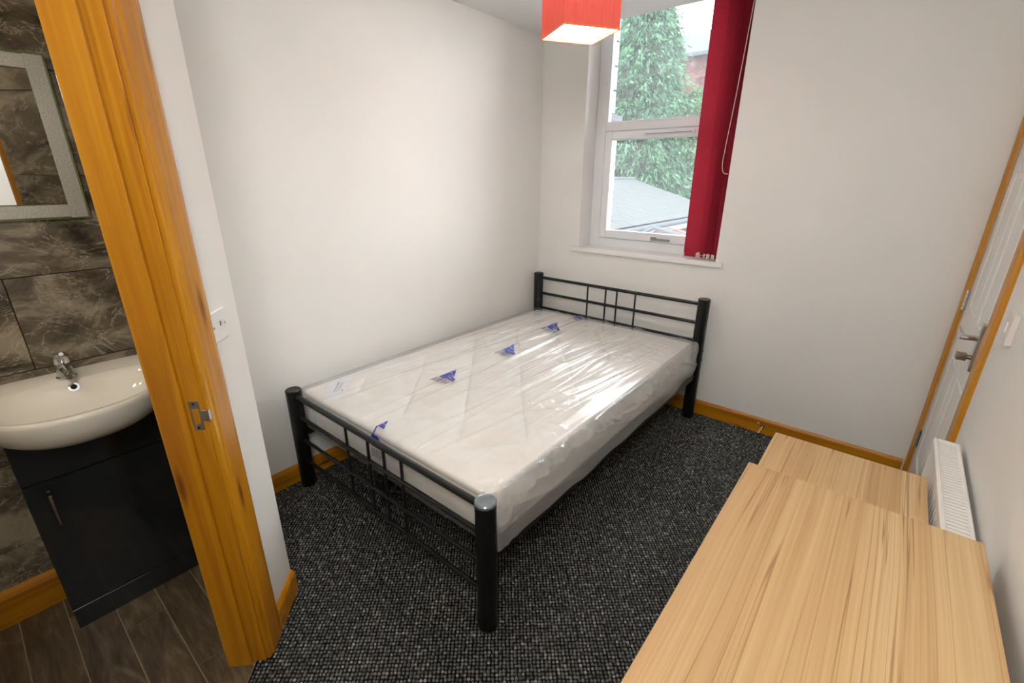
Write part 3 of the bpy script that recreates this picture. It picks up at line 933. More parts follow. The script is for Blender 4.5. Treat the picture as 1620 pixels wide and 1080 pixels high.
for x in (0.437, 0.581, 0.667, 0.803): MB().tube([(x, 0, 0.400), (x, 0, 0.764)], 0.0062, 10).build('headboard_bar', M_BLACK, bed, True)
for x0, x1 in ((-0.012, 0.012), (BW - 0.012, BW + 0.012)):
    MB().box(x0, x1, -BL + PR - 0.004, -PR + 0.004, 0.276, 0.322, 0.003).build('side_rail', M_BLACK, bed)
MB().box(BW / 2 - 0.02, BW / 2 + 0.02, -BL + 0.012, -0.012, 0.255, 0.308, 0.002).build('centre_rail', M_BLACK, bed)
MB().box(BW / 2 - 0.02, BW / 2 + 0.02, -BL / 2 - 0.02, -BL / 2 + 0.02, 0.0, 0.256, 0.002).build('centre_leg', M_BLACK, bed)
sl = MB().box(-BW / 2 + 0.014, BW / 2 - 0.014, -0.03, 0.03, 0.0, 0.012, 0.002).mesh('slat'); sl.materials.append(M_BLACK)
for k in range(14): place('slat', sl, (BW / 2, -0.12 - k * 0.133, 0.308), bed)
for (x, y, p) in ((BW, 0, pHR), (BW, -BL, pFR), (0, 0, pHL), (0, -BL, pFL)):
    sx = 1
    for z in (0.345, 0.300):
        yy = y - PR * 0.94 if y == 0 else y + PR * 0.94
        MB().lathe([(0.0055, -0.003), (0.0055, 0.003), (0.003, 0.005)], (x + (0.014 if x > 0.5 else -0.014), yy, z), 10, 'y').build('bolt', M_BLACK, p, True)
    for z in (0.41, 0.47):
        MB().lathe([(0.005, -0.002), (0.005, 0.003), (0.003, 0.0045)], (x + (PR - 0.001 if x > 0.5 else -PR - 0.001), y + 0.004, z), 10, 'x').build('bolt', M_BLACK, p, True)

# ------------------------------------------------------------------ mattress
class VN:
    """vectorised value noise"""
    def __init__(s, seed):
        s.t = np.random.default_rng(seed).uniform(-1, 1, (64, 64, 64))
    def __call__(s, x, y, z=None):
        z = np.zeros_like(x) if z is None else z
        xi, yi, zi = np.floor(x).astype(int), np.floor(y).astype(int), np.floor(z).astype(int)
        f = lambda a: a * a * (3 - 2 * a)
        u, v, w = f(x - xi), f(y - yi), f(z - zi)
        g = lambda a, b, c: s.t[(xi + a) & 63, (yi + b) & 63, (zi + c) & 63]
        l = lambda a, b, t: a + (b - a) * t
        return l(l(l(g(0, 0, 0), g(1, 0, 0), u), l(g(0, 1, 0), g(1, 1, 0), u), v), l(l(g(0, 0, 1), g(1, 0, 1), u), l(g(0, 1, 1), g(1, 1, 1), u), v), w)
vn = VN(3)
vn2 = VN(11)

def rounded_box(x0, x1, y0, y1, z0, z1, r, nx, ny, nz):
    """welded rounded box as arrays: positions, normals, quads"""
    def axis(a, b, n):
        e = np.array([0, 0.13, 0.3, 0.5, 0.72, 1.0]) * r
        return np.concatenate([a + e, np.linspace(a + r, b - r, n + 2)[1:-1], (b - e)[::-1]])
    X, Y, Z = axis(x0, x1, nx), axis(y0, y1, ny), axis(z0, z1, nz)
    idx = {}; P = []; Q = []
    def vid(i, j, k):
        key = (i, j, k)
        if key not in idx:
            idx[key] = len(P); P.append((X[i], Y[j], Z[k]))
        return idx[key]
    I, J, K = len(X) - 1, len(Y) - 1, len(Z) - 1
    for i in range(I):
        for j in range(J):
            Q.append((vid(i, j, K), vid(i + 1, j, K), vid(i + 1, j + 1, K), vid(i, j + 1, K)))
            Q.append((vid(i, j + 1, 0), vid(i + 1, j + 1, 0), vid(i + 1, j, 0), vid(i, j, 0)))
    for i in range(I):
        for k in range(K):
            Q.append((vid(i, 0, k), vid(i + 1, 0, k), vid(i + 1, 0, k + 1), vid(i, 0, k + 1)))
            Q.append((vid(i, J, k + 1), vid(i + 1, J, k + 1), vid(i + 1, J, k), vid(i, J, k)))
    for j in range(J):
        for k in range(K):
            Q.append((vid(0, j, k + 1), vid(0, j + 1, k + 1), vid(0, j + 1, k), vid(0, j, k)))
            Q.append((vid(I, j, k), vid(I, j + 1, k), vid(I, j + 1, k + 1), vid(I, j, k + 1)))
    P = np.array(P)
    C = np.clip(P, [x0 + r, y0 + r, z0 + r], [x1 - r, y1 - r, z1 - r])
    d = P - C
    n = d / np.linalg.norm(d, axis=1, keepdims=True)
    return C + n * r, n, Q

def sstep(a, b, x):
    t = np.clip((x - a) / (b - a), 0, 1); return t * t * (3 - 2 * t)

MX0, MX1, MY0, MY1, MZ0, MZ1 = 0.022, 1.230, -1.930, -0.042, 0.323, 0.494
def quilt(x, y):
    """height of the quilted panel above the flat mattress top"""
    u = x / 0.35 + y / 0.41 + 0.69; v = x / 0.35 - y / 0.41 - 0.10
    a = np.abs(np.sin(PI * u)); b = np.abs(np.sin(PI * v))
    puff = np.clip(a * b, 0, 1) ** 0.32
    cx, cy = (MX0 + MX1) / 2, (MY0 + MY1) / 2
    hx, hy = (MX1 - MX0) / 2 - 0.10, (MY1 - MY0) / 2 - 0.15
    dx = np.abs(x - cx) - hx; dy = np.abs(y - cy) - hy
    sd = np.maximum(dx, dy)
    m = 1 - sstep(-0.05, 0.025, sd)
    return 0.040 * (m * puff + (1 - m) * 0.78)
P, N, Q = rounded_box(MX0, MX1, MY0, MY1, MZ0, MZ1, 0.022, 230, 350, 8)
top = sstep(0.5, 0.95, N[:, 2])
side = 1 - np.abs(N[:, 2])
disp = top * (quilt(P[:, 0], P[:, 1]) + 0.004 * vn(P[:, 0] * 5, P[:, 1] * 5))
disp += side * (0.007 * np.sin(PI * np.clip((P[:, 2] - MZ0) / (MZ1 - MZ0), 0, 1)) + 0.004 * vn(P[:, 0] * 6, P[:, 1] * 6, P[:, 2] * 6))
P2 = P + N * disp[:, None]
mat = thing('mattress', ((MX0 + MX1) / 2, (MY0 + MY1) / 2, MZ0), 'cream quilted mattress on the black bed frame', 'mattress')
o = link('cover', raw_mesh('cover', P2.tolist(), Q), M_TICK, mat, True)
def rim(z, off):
    r = 0.03; pts = []
    for (cx, cy, a0) in ((MX1 - r, MY1 - r, 0), (MX0 + r, MY1 - r, 90), (MX0 + r, MY0 + r, 180), (MX1 - r, MY0 + r, 270)):
        for k in range(7):
            a = math.radians(a0 + 15 * k)
            pts.append((cx + (r + off) * math.cos(a), cy + (r + off) * math.sin(a), z))
    pts.append(pts[0])
    out = []
    for i in range(len(pts) - 1):
        a, b = Vector(pts[i]), Vector(pts[i + 1])
        k = max(1, int((b - a).length / 0.06))
        for q in range(k):
            p = a + (b - a) * q / k
            out.append(p)
    out.append(Vector(pts[0]))
    return out
MB().tube(rim(MZ1 - 0.010, 0.002), 0.006, 8, False).build('piping', M_PIPING, mat, True)
MB().tube(rim(MZ0 + 0.012, 0.000), 0.006, 8, False).build('piping', M_PIPING, mat, True)
# sewn label across the foot corner
def surf(poly, zf, name, mt, parent, lift, sub=10):
    """quad patch laid on a height field"""
    a, b, c, d = [Vector((p[0], p[1], 0)) for p in poly]
    vs, fs = [], []
    for i in range(sub + 1):
        for j in range(sub + 1):
            u, v = i / sub, j / sub
            p = a * (1 - u) * (1 - v) + b * u * (1 - v) + c * u * v + d * (1 - u) * v
            vs.append((p.x, p.y, float(zf(np.array([p.x]), np.array([p.y]))[0]) + lift))
    for i in range(sub):
        for j in range(sub):
            k = i * (sub + 1) + j
            fs.append((k, k + 1, k + sub + 2, k + sub + 1))
    me = raw_mesh(name, vs, fs)
    bm = bmesh.new(); bm.from_mesh(me); bmesh.ops.recalc_face_normals(bm, faces=bm.faces)
    if sum(f.normal.z for f in bm.faces) < 0: bmesh.ops.reverse_faces(bm, faces=bm.faces)
    bm.to_mesh(me); bm.free()
    return link(name, me, mt, parent, True)
def mat_top(x, y):
    return MZ1 + quilt(x, y) + 0.004 * vn(x * 5, y * 5)
LB = [(0.048, -1.800), (0.052, -1.680), (0.278, -1.902), (0.172, -1.908)]
lab = surf([LB[0], LB[1], LB[2], LB[3]], mat_top, 'label', M_LABEL, mat, 0.0012)
lab['label'] = 'white sewn label with grey lettering'
def lq(u, v):   # along the label (u from wall end), across (v)
    a, b, c, d = [Vector((p[0], p[1], 0)) for p in LB]
    return (a * (1 - v) + b * v) * (1 - u) + (d * (1 - v) + c * v) * u
tx = MB()
def stroke(mb, pts, w, zf, lift):
    P_ = [Vector((p[0], p[1], float(zf(np.array([p[0]]), np.array([p[1]]))[0]) + lift)) for p in pts]
    t = bmesh.new()
    rows = []
    for i, p in enumerate(P_):
        d = P_[min(i + 1, len(P_) - 1)] - P_[max(i - 1, 0)]; d.z = 0
        if d.length < 1e-9: d = Vector((1, 0, 0))
        n = Vector((-d.y, d.x, 0)).normalized() * w / 2
        rows.append((t.verts.new(p - n), t.verts.new(p + n)))
    for i in range(len(rows) - 1):
        t.faces.new((rows[i][0], rows[i + 1][0], rows[i + 1][1], rows[i][1]))
    bmesh.ops.recalc_face_normals(t, faces=t.faces)
    mb.add(t)
for row, (v, u0, u1, amp, w) in enumerate(((0.40, 0.16, 0.66, 0.09, 0.0022), (0.56, 0.22, 0.62, 0.045, 0.0015), (0.66, 0.24, 0.58, 0.035, 0.0013))):
    seg = []
    nn = 60
    for k in range(nn):
        u = u0 + (u1 - u0) * k / (nn - 1)
        vv = v + amp * math.sin(k * 1.7 + row) * (0.6 + 0.4 * math.sin(k * 0.41 + row * 2))
        seg.append(lq(u, vv))
        if k % 9 == 8:
            stroke(tx, seg, w, mat_top, 0.0022); seg = []
    if len(seg) > 1: stroke(tx, seg, w, mat_top, 0.0022)
stroke(tx, [lq(0.55, 0.82), lq(0.60, 0.84)], 0.005, mat_top, 0.0022)
tx.build('label_lettering', M_GREYINK, lab)

# ------------------------------------------------------------------ clear bag round the mattress
ridges = []
rr = random.Random(5)
for k in range(34):
    ridges.append((rr.uniform(0.08, 1.18), rr.uniform(-1.6, -0.2), rr.uniform(0.3, 0.9), rr.uniform(-0.06, 0.16), rr.uniform(0.006, 0.014), rr.uniform(0.003, 0.008), rr.uniform(0, 9)))
for x0 in (0.14, 0.22, 0.30, 0.37, 0.47, 0.55, 0.64, 0.73, 0.83, 0.92, 1.0, 1.07):     # long taut creases
    ridges.append((x0, rr.uniform(-1.0, -0.6), rr.uniform(0.7, 1.05), rr.uniform(-0.02, 0.12), rr.uniform(0.0065, 0.010), rr.uniform(0.011, 0.017), rr.uniform(0, 9)))
def bag_top(x, y):
    h = 0.0045 + 0.004 * vn2(x * 7, y * 3.2) + 0.0022 * vn2(x * 24 + 5, y * 5)
    for (x0, yc, ln, sl_, w, a, ph) in ridges:
        xc = x0 + sl_ * (y - yc) + 0.010 * np.sin((y - yc) * 2.6 + ph)
        e = np.clip(1 - ((y - yc) / ln) ** 2, 0, 1)
        ww = w * (0.9 + 0.4 * np.sin(y * 4 + ph))
        q_ = np.abs(x - xc) / ww
        h = h + a * e * np.exp(-q_ ** 1.4)
    # short cross puckers along the open edge
    pk = sstep(0.90, 1.08, x) * (1 - sstep(1.16, 1.22, x))
    h = h + pk * 0.0035 * np.maximum(0, np.sin(y * 95 + 9 * vn(x * 3, y * 3))) * (vn(x * 4 + 3, y * 4) > 0.1)
    return h
def bag_z(x, y):
    x = np.asarray(x, float); y = np.asarray(y, float)
    return MZ1 + 0.041 + bag_top(x, y)
BX0, BX1, BY0, BY1 = MX0 - 0.018, MX1 + 0.018, MY0 - 0.016, MY1 + 0.012
P, N, Q = rounded_box(BX0, BX1, BY0, BY1, 0.318, MZ1 + 0.041, 0.026, 400, 300, 34)
x, y, z = P[:, 0], P[:, 1], P[:, 2]
top = sstep(0.35, 0.95, N[:, 2])
rs = sstep(0.35, 0.95, N[:, 0]); ls = sstep(0.35, 0.95, -N[:, 0])
ft = sstep(0.35, 0.95, -N[:, 1]); hdv = sstep(0.35, 0.95, N[:, 1])
zz = np.clip((z - 0.325) / 0.21, 0, 1)
d = top * bag_top(x, y)
# right side hangs loose: long sagging folds, crumpled seam just under the edge
fold = 0.010 * vn(y * 2.0 + 4, zz * 1.2) + 0.010 * vn2(y * 4 + zz * 3.0, zz * 1.2 - y) + 0.012 * (1 - np.abs(vn(y * 4.5 + zz * 2.4, zz * 1.6 + 7))) ** 2
cr = np.exp(-((zz - 0.80 + 0.10 * vn(y * 3, y * 0 + 1)) / 0.13) ** 2)
env = sstep(-1.98, -1.75, y) * (1 - sstep(-0.75, -0.30, y))
crum = cr * (0.014 * (1 - np.abs(vn2(y * 8, zz * 4))) ** 2 + 0.012 * np.abs(vn(y * 15, zz * 7)) + 0.009 * np.abs(vn2(y * 24 + zz * 9, zz * 12))) * (0.3 + env)
d = d + rs * (0.010 + fold * (0.4 + np.sin(PI * np.clip(zz, 0, 1))) + crum + 0.026 * (1 - zz) * (1 - 0.8 * sstep(-0.5, -0.15, y)))
d = d + ls * (0.004 + 0.004 * vn(y * 6, zz * 3))
d = d + ft * (0.002 + 0.004 * vn(x * 9, zz * 2.5) + 0.003 * (1 - np.abs(vn2(x * 16, zz * 3))) ** 3) * 0.8
d = d + hdv * (0.003 + 0.003 * vn(x * 8, zz * 3))
# gathered corner at the foot on the open side
corner = np.exp(-(((x - BX1) / 0.07) ** 2 + ((y - BY0) / 0.11) ** 2))
d = d + corner * (0.010 * vn(x * 30, y * 30, z * 20) + 0.008 * np.abs(vn2(x * 46, y * 46, z * 30)))
sidew = 1 - np.abs(N[:, 2])
d = np.where(sidew > 0.3, 0.5 * (d + np.sqrt(d * d + 0.00002)), d)
d = np.where(ft > 0.5, np.minimum(d, 0.008), d)
P3 = P + N * d[:, None]
P3[:, 2] += np.where(N[:, 2] < 0.3, rs * 0.010 * vn(y * 6, y * 0) * (1 - zz), 0)
# keep the film clear of the bed posts
for (px, py) in ((0, -BL), (BW, -BL), (0, 0), (BW, 0)):
    dx, dy = P3[:, 0] - px, P3[:, 1] - py
    dd = np.sqrt(dx * dx + dy * dy); kk = (dd < PR + 0.004) & (dd > 1e-6)
    P3[kk, 0] = px + dx[kk] / dd[kk] * (PR + 0.004); P3[kk, 1] = py + dy[kk] / dd[kk] * (PR + 0.004)
P3[:, 0] = np.maximum(P3[:, 0], XL + 0.004)
bag = thing('mattress_bag', ((MX0 + MX1) / 2, (MY0 + MY1) / 2, 0.325), 'clear creased polythene bag with blue prints, wrapped round the mattress', 'plastic bag')
fo = link('film', raw_mesh('film', P3.tolist(), Q), M_FILM, bag, True)
fo.data.materials.append(M_FILM2)
QA = np.array(Q)
loose = (N[QA, 0].mean(1) > 0.45) | ((N[QA, 2].mean(1) < 0.75) & (x[QA].mean(1) > BX1 - 0.06) & (y[QA].mean(1) < BY0 + 0.10))
fo.data.polygons.foreach_set('material_index', loose.astype(np.int32))

# crumpled spare film standing off the open top edge
ny_, nu_ = 260, 9
yy = np.linspace(-1.90, -0.42, ny_)[:, None] * np.ones((1, nu_))
uu = np.linspace(0, 1, nu_)[None, :] * np.ones((ny_, 1))
wd = (0.030 + 0.020 * vn(yy * 4, uu * 0 + 2)) * sstep(-1.91, -1.80, yy) * (1 - sstep(-0.75, -0.43, yy))
zig = 0.010 * (np.abs(vn(yy * 14, uu * 1.5)) * 2 - 0.6) + 0.006 * vn2(yy * 34, uu * 3)
fx = BX1 - 0.004 + wd * uu * 0.75 + zig * uu * 0.5
fz = MZ1 + 0.041 + 0.004 + wd * (0.55 * np.sin(uu * 2.2) - 0.55 * uu) + zig * uu
fy = yy + 0.010 * uu * vn(yy * 17, uu * 2)
FV = np.stack([fx, fy, fz], 2).reshape(-1, 3)
FF = [(i * nu_ + j, i * nu_ + j + 1, (i + 1) * nu_ + j + 1, (i + 1) * nu_ + j) for i in range(ny_ - 1) for j in range(nu_ - 1)]
link('loose_fold', raw_mesh('loose_fold', FV.tolist(), FF), film_mat('doubled_polythene', 0.35, 0.14, 0.34, 0.06), bag, True)

def logo(mx, my, parent, sc=1.0, flip=False, zf=bag_z, down=None):
    """triangular blue mark with a letter A, plus lines of small print"""
    L_ = 0.0018
    def T(u, v):
        return (mx + v * sc, my + u * sc)
    def patch(mb, poly):
        t = bmesh.new()
        a, b, c, d_ = [Vector(p + (0,)) for p in poly]
        g = 6; R = []
        for i in range(g + 1):
            row = []
            for j in range(g + 1):
                s_, q_ = i / g, j / g
                p = a * (1 - s_) * (1 - q_) + b * s_ * (1 - q_) + c * s_ * q_ + d_ * (1 - s_) * q_
                w = T(p.x, p.y)
                zz_ = float(zf(np.array([w[0]]), np.array([w[1]]))[0]) + L_
                co = (w[0], w[1], zz_)
                if down: co = down(w[0], w[1], zz_)
                row.append(t.verts.new(co))
            R.append(row)
        for i in range(g):
            for j in range(g): t.faces.new((R[i][j], R[i + 1][j], R[i + 1][j + 1], R[i][j + 1]))
        mb.add(t)
    mb = MB()
    # triangle split into bands so that the A stays clear
    tri = lambda u: (0.052 * (1 - u / 0.125))
    def quad(u0, u1, f0, f1, g0, g1):
        patch(mb, [(u0, -0.04 + tri(u0) * 2 * f0), (u1, -0.04 + tri(u1) * 2 * g0), (u1, -0.04 + tri(u1) * 2 * g1), (u0, -0.04 + tri(u0) * 2 * f1)])
    quad(0.0, 0.125, 0.0, 0.16, 0.0, 0.16)
    quad(0.0, 0.012, 0.16, 1.0, 0.16, 1.0)
    quad(0.012, 0.050, 0.16, 0.42, 0.16, 0.40)
    quad(0.020, 0.034, 0.46, 0.86, 0.46, 0.88)
    quad(0.012, 0.030, 0.86, 1.05, 0.88, 1.12)
    quad(0.044, 0.062, 0.16, 1.0, 0.16, 1.0)
    quad(0.068, 0.094, 0.20, 1.0, 0.20, 1.0)
    quad(0.098, 0.125, 0.16, 1.0, 0.16, 1.0)
    ob = mb.build('printed_mark', M_BLUE, parent)
    mb = MB()
    for k in range(6):
        v0 = -0.045 + 0.018 * k
        patch(mb, [(-0.055 + 0.004 * (k % 3), v0), (-0.012, v0), (-0.012, v0 + 0.005), (-0.055 + 0.004 * (k % 3), v0 + 0.005)])
    for k in range(5):
        u0 = -0.050 + 0.009 * k
        patch(mb, [(u0, -0.045), (u0 + 0.003, -0.045), (u0 + 0.003, 0.02 + 0.012 * (k % 3)), (u0, 0.02 + 0.012 * (k % 3))])
    mb.build('small_print', M_GREYINK, parent)
logo(0.465, -1.425, bag)
logo(0.475, -0.955, bag, 0.95)
logo(0.435, -0.440, bag, 0.95)
def fold_down(px, py, pz):
    ye = BY0 - 0.0095
    lim = BY0 + 0.02
    if py < lim:
        return (px, ye, pz - 0.016 - (lim - py))
    return (px, py, pz)
logo(0.640, -1.985, bag, 0.95, down=fold_down)
def fold_head(px, py, pz):
    lim = BY1 - 0.02
    if py > lim: return (px, BY1 + 0.006, pz - (py - lim))
    return (px, py, pz)
logo(0.425, -0.115, bag, 0.8, down=fold_head)

# ------------------------------------------------------------------ chest and bedside unit
def drawers(name, x0, x1, y0, y1, h, nd, label, cat):
    r = thing(name, ((x0 + x1) / 2, (y0 + y1) / 2, 0), label, cat)
    tp = 0.019
    MB().box(x0, x1, y0, y1, h - tp, h, 0.0012).build('top', M_OAK, r)
    for (a, b) in ((y0 + 0.001, y0 + 0.017), (y1 - 0.017, y1 - 0.001)):
        MB().box(x0 + 0.046, x1 - 0.002, a, b, 0.0, h - tp, 0.001).build('side_panel', M_OAK, r)
    MB().box(x1 - 0.008, x1 - 0.003, y0 + 0.017, y1 - 0.017, 0.05, h - tp).build('back_panel', M_OAK, r)
    MB().box(x0 + 0.05, x0 + 0.065, y0 + 0.017, y1 - 0.017, 0.0, 0.06).build('plinth', M_OAK, r)
    z0, z1 = 0.064, h - tp - 0.003
    dh = (z1 - z0) / nd
    for k in range(nd):
        f = MB().box(x0 + 0.029, x0 + 0.045, y0 + 0.002, y1 - 0.002, z0 + k * dh + 0.0015, z0 + (k + 1) * dh - 0.0015, 0.0012).build('drawer', M_OAK, r)
        zc = z0 + (k + 0.62) * dh; yc = (y0 + y1) / 2; hw = 0.064
        MB().tube([(x0 + 0.031, yc - hw, zc), (x0 + 0.008, yc - hw, zc), (x0 + 0.006, yc - hw + 0.004, zc), (x0 + 0.006, yc + hw - 0.004, zc), (x0 + 0.008, yc + hw, zc), (x0 + 0.031, yc + hw, zc)], 0.005, 8).build('handle', M_SATIN, f, True)
    return r
drawers('chest_of_drawers', 1.902, 2.346, -2.52, -1.658, 0.80, 4, 'taller pale striped wood chest of drawers in the near corner', 'chest of drawers')
drawers('bedside_cabinet', 1.897, 2.292, -1.650, -1.208, 0.68, 3, 'lower pale striped wood drawer unit between chest and radiator', 'bedside cabinet')

# ------------------------------------------------------------------ radiator
RX0, RX1, RY0, RY1, RZ0, RZ1 = 2.303, 2.360, -1.640, -1.020, 0.14, 0.728
ra = thing('radiator', (XR, (RY0 + RY1) / 2, RZ0), 'white panel radiator with slotted top grille beside the drawer units', 'radiator')
mb = MB()
t = bmesh.new()
ny = 18; R_ = []
for i in range(ny * 6 + 1):
    yy = RY0 + (RY1 - RY0) * i / (ny * 6)
    ph = (i % 6) / 6
    dx = 0.0 if ph in (0, 1 / 6, 2 / 6) else 0.006
    R_.append([t.verts.new((RX0 + (0.006 if k in (1, 2) else 0.0) - (dx if k in (1, 2) else 0) + 0.0, yy, zz_)) for k, zz_ in enumerate((RZ0, RZ0 + 0.05, RZ1 - 0.06, RZ1 - 0.022))])
for i in range(len(R_) - 1):
    for k in range(3): t.faces.new((R_[i][k], R_[i + 1][k], R_[i + 1][k + 1], R_[i][k + 1]))
mb.add(t)
mb.build('front_panel', M_RAD, ra)
MB().box(RX1 - 0.008, RX1, RY0, RY1, RZ0, RZ1 - 0.02, 0.002).build('back_panel', M_RAD, ra)
MB().box(RX0 + 0.009, RX1 - 0.009, RY0 + 0.01, RY1 - 0.01, RZ0 + 0.02, RZ1 - 0.028).build('convector', M_RADSHADE, ra)
for y0_ in (RY0, RY1 - 0.006): MB().box(RX0 - 0.001, RX1, y0_, y0_ + 0.006, RZ0, RZ1 - 0.01, 0.002).build('side_cover', M_RAD, ra)
mb = MB().box(RX0 - 0.003, RX0 + 0.008, RY0 - 0.004, RY1 + 0.004, RZ1 - 0.024, RZ1, 0.003).box(RX1 - 0.008, RX1 + 0.002, RY0 - 0.004, RY1 + 0.004, RZ1 - 0.024, RZ1, 0.003)
for y0_ in (RY0 - 0.004, RY1 - 0.012): mb.box(RX0 + 0.006, RX1 - 0.006, y0_, y0_ + 0.016, RZ1 - 0.024, RZ1, 0.003)
gr = mb.build('top_grille', M_RAD, ra)
bar = MB().box(-0.021, 0.021, -0.0040, 0.0040, -0.012, 0, 0.0012).mesh('grille_bar'); bar.materials.append(M_RAD)
n = 38
for k in range(n): place('grille_bar', bar, ((RX0 + RX1) / 2, RY0 + 0.02 + (RY1 - RY0 - 0.04) * k / (n - 1), RZ1 - 0.002), gr)
for y_ in (RY0 + 0.12, RY1 - 0.12): MB().box(RX1 - 0.001, XR, y_ - 0.015, y_ + 0.015, RZ0 + 0.1, RZ1 - 0.08, 0.001).build('bracket', M_RAD, ra)
v = MB().lathe([(0.012, 0), (0.016, 0.01), (0.016, 0.05), (0.010, 0.06)], (RX1 - 0.03, RY1 + 0.035, RZ0 - 0.01), 14).build('valve', M_SWITCH, ra, True)
MB().tube([(RX1 - 0.03, RY1 + 0.035, 0.0), (RX1 - 0.03, RY1 + 0.035, RZ0 + 0.0)], 0.0075, 10).tube([(RX1 - 0.03, RY1 - 0.002, RZ0 + 0.02), (RX1 - 0.03, RY1 + 0.035, RZ0 + 0.02)], 0.008, 10).build('pipe', M_SATIN, v, True)

# cable stub by the skirting
cb = thing('cable_end', (1.675, YW - 0.015, 0.04), 'loose cable end and small hole in the skirting below the window', 'cable')
MB().lathe([(0.0001, 0), (0.011, 0), (0.011, -0.001), (0.0001, -0.001)], (1.684, YW - 0.0152, 0.048), 14, 'y').build('hole', M_DARK, cb)
MB().tube(bez([(1.684, YW - 0.012, 0.048), (1.684, YW - 0.05, 0.05), (1.676, YW - 0.05, 0.03), (1.672, YW - 0.045, 0.012)]), 0.0045, 8).build('cable', M_BEIGE, cb, True)
MB().lathe([(0.006, 0), (0.007, 0.004), (0.007, 0.014), (0.005, 0.016)], (1.671, YW - 0.045, 0.004), 12).build('plug', M_CHROME, cb, True)
MB().box(1.655, 1.661, YW - 0.020, YW - 0.0145, 0.062, 0.070, 0.001).build('clip', M_SWITCH, cb)

# ------------------------------------------------------------------ vanity unit, basin, tap, mirror
VY0, VY1, VX1 = -2.897, -2.485, 0.165
va = thing('vanity_unit', (0.05, (VY0 + VY1) / 2, 0), 'gloss anthracite vanity cupboard under the basin', 'cabinet')
TX = XL + TT
mb = MB().box(TX + 0.001, VX1 - 0.018, VY0 + 0.001, VY0 + 0.017, 0.0, 0.735).box(TX + 0.001, VX1 - 0.018, VY1 - 0.017, VY1 - 0.001, 0.0, 0.735).box(TX + 0.001, VX1 - 0.018, VY0 + 0.017, VY1 - 0.017, 0.09, 0.106)
mb.build('carcass', M_ANTHM, va)
MB().box(VX1 - 0.018, VX1 - 0.002, VY0, VY1, 0.0, 0.082, 0.001).build('plinth', M_ANTH, va)
MB().box(VX1 - 0.0175, VX1, VY0, VY1, 0.588, 0.738, 0.0015).build('fascia', M_ANTH, va)
vd = MB().box(VX1 - 0.0175, VX1, VY0, VY1, 0.086, 0.584, 0.0015).build('door', M_ANTH, va)
mb = MB().tube([(VX1 + 0.018, -2.845, 0.430), (VX1 + 0.018, -2.845, 0.540)], 0.0045, 10)
for z_ in (0.445, 0.525): mb.tube([(VX1 - 0.001, -2.845, z_), (VX1 + 0.018, -2.845, z_)], 0.003, 8)
mb.build('handle', M_SATIN, vd, True)

YC = -2.705
def contour(xb, xm, xf, a, n=2.3, nb=7.0, N_=72):
    out = []
    for k in range(N_):
        th = 2 * PI * k / N_
        c, s_ = math.cos(th), math.sin(th)
        if s_ >= 0:
            yy = a * math.copysign(abs(c) ** (2 / n), c); xx = xm + (xf - xm) * abs(s_) ** (2 / n)
        else:
            yy = a * math.copysign(abs(c) ** (2 / nb), c); xx = xm - (xm - xb) * abs(s_) ** (2 / nb)
        out.append((xx, YC + yy))
    return out
rings = []
B0 = TX + 0.001
for (z_, xf, a, xm) in ((0.713, 0.16, 0.06, 0.06), (0.716, 0.215, 0.12, 0.05), (0.728, 0.285, 0.180, 0.05), (0.748, 0.340, 0.225, 0.05), (0.775, 0.378, 0.255, 0.05), (0.81, 0.400, 0.270, 0.05), (0.845, 0.409, 0.275, 0.05), (0.856, 0.409, 0.275, 0.05), (0.860, 0.405, 0.272, 0.05)):
    rings.append((contour(B0, xm, xf, a * 0.905), z_))
for (z_, xb, xm, xf, a) in ((0.860, 0.062, 0.14, 0.388, 0.250), (0.857, 0.068, 0.14, 0.384, 0.246), (0.838, 0.080, 0.15, 0.372, 0.236), (0.810, 0.095, 0.16, 0.345, 0.215), (0.780, 0.115, 0.17, 0.300, 0.175), (0.757, 0.14, 0.18, 0.250, 0.110), (0.748, 0.165, 0.185, 0.21, 0.04), (0.747, 0.183, 0.186, 0.19, 0.006)):
    rings.append((contour(xb, xm, xf, a * 0.905, 2.3, 3.2), z_))
vs, fs = [], []
for pts, z_ in rings: vs += [(p[0], p[1], z_) for p in pts]
NN = 72
for i in range(len(rings) - 1):
    for k in range(NN):
        fs.append((i * NN + k, i * NN + (k + 1) % NN, (i + 1) * NN + (k + 1) % NN, (i + 1) * NN + k))
fs.append(tuple(range(NN))[::-1]); fs.append(tuple(range((len(rings) - 1) * NN, len(rings) * NN)))
ba = thing('basin', (B0, YC, 0.713), 'white ceramic semi-recessed basin on the dark vanity cupboard', 'basin')
me = raw_mesh('bowl', vs, fs)
bm = bmesh.new(); bm.from_mesh(me); bmesh.ops.recalc_face_normals(bm, faces=bm.faces); bm.to_mesh(me); bm.free()
o = link('bowl', me, M_CERAM, ba); auto_smooth(o.data, 50)
def ring_obj(c, r0, r1, nrm, mt, name, parent):
    n_ = Vector(nrm).normalized(); a_ = n_.cross(Vector((0, 1, 0))).normalized(); b_ = n_.cross(a_)
    t = bmesh.new(); seg = 24; R = []
    for (r_, h_) in ((r1, 0.0), (r1, 0.003), (r0, 0.003), (r0, -0.004)):
        R.append([t.verts.new(Vector(c) + n_ * h_ + (a_ * math.cos(2 * PI * k / seg) + b_ * math.sin(2 * PI * k / seg)) * r_) for k in range(seg)])
    for i in range(3):
        for k in range(seg): t.faces.new((R[i][k], R[i][(k + 1) % seg], R[i + 1][(k + 1) % seg], R[i + 1][k]))
    mb = MB(); mb.add(t); return mb.build(name, mt, parent, True)
oc = (0.0800, YC + 0.004, 0.838); on = (0.87, 0, 0.5)
ov = ring_obj(oc, 0.0085, 0.0145, on, M_CHROME, 'overflow_ring', ba)
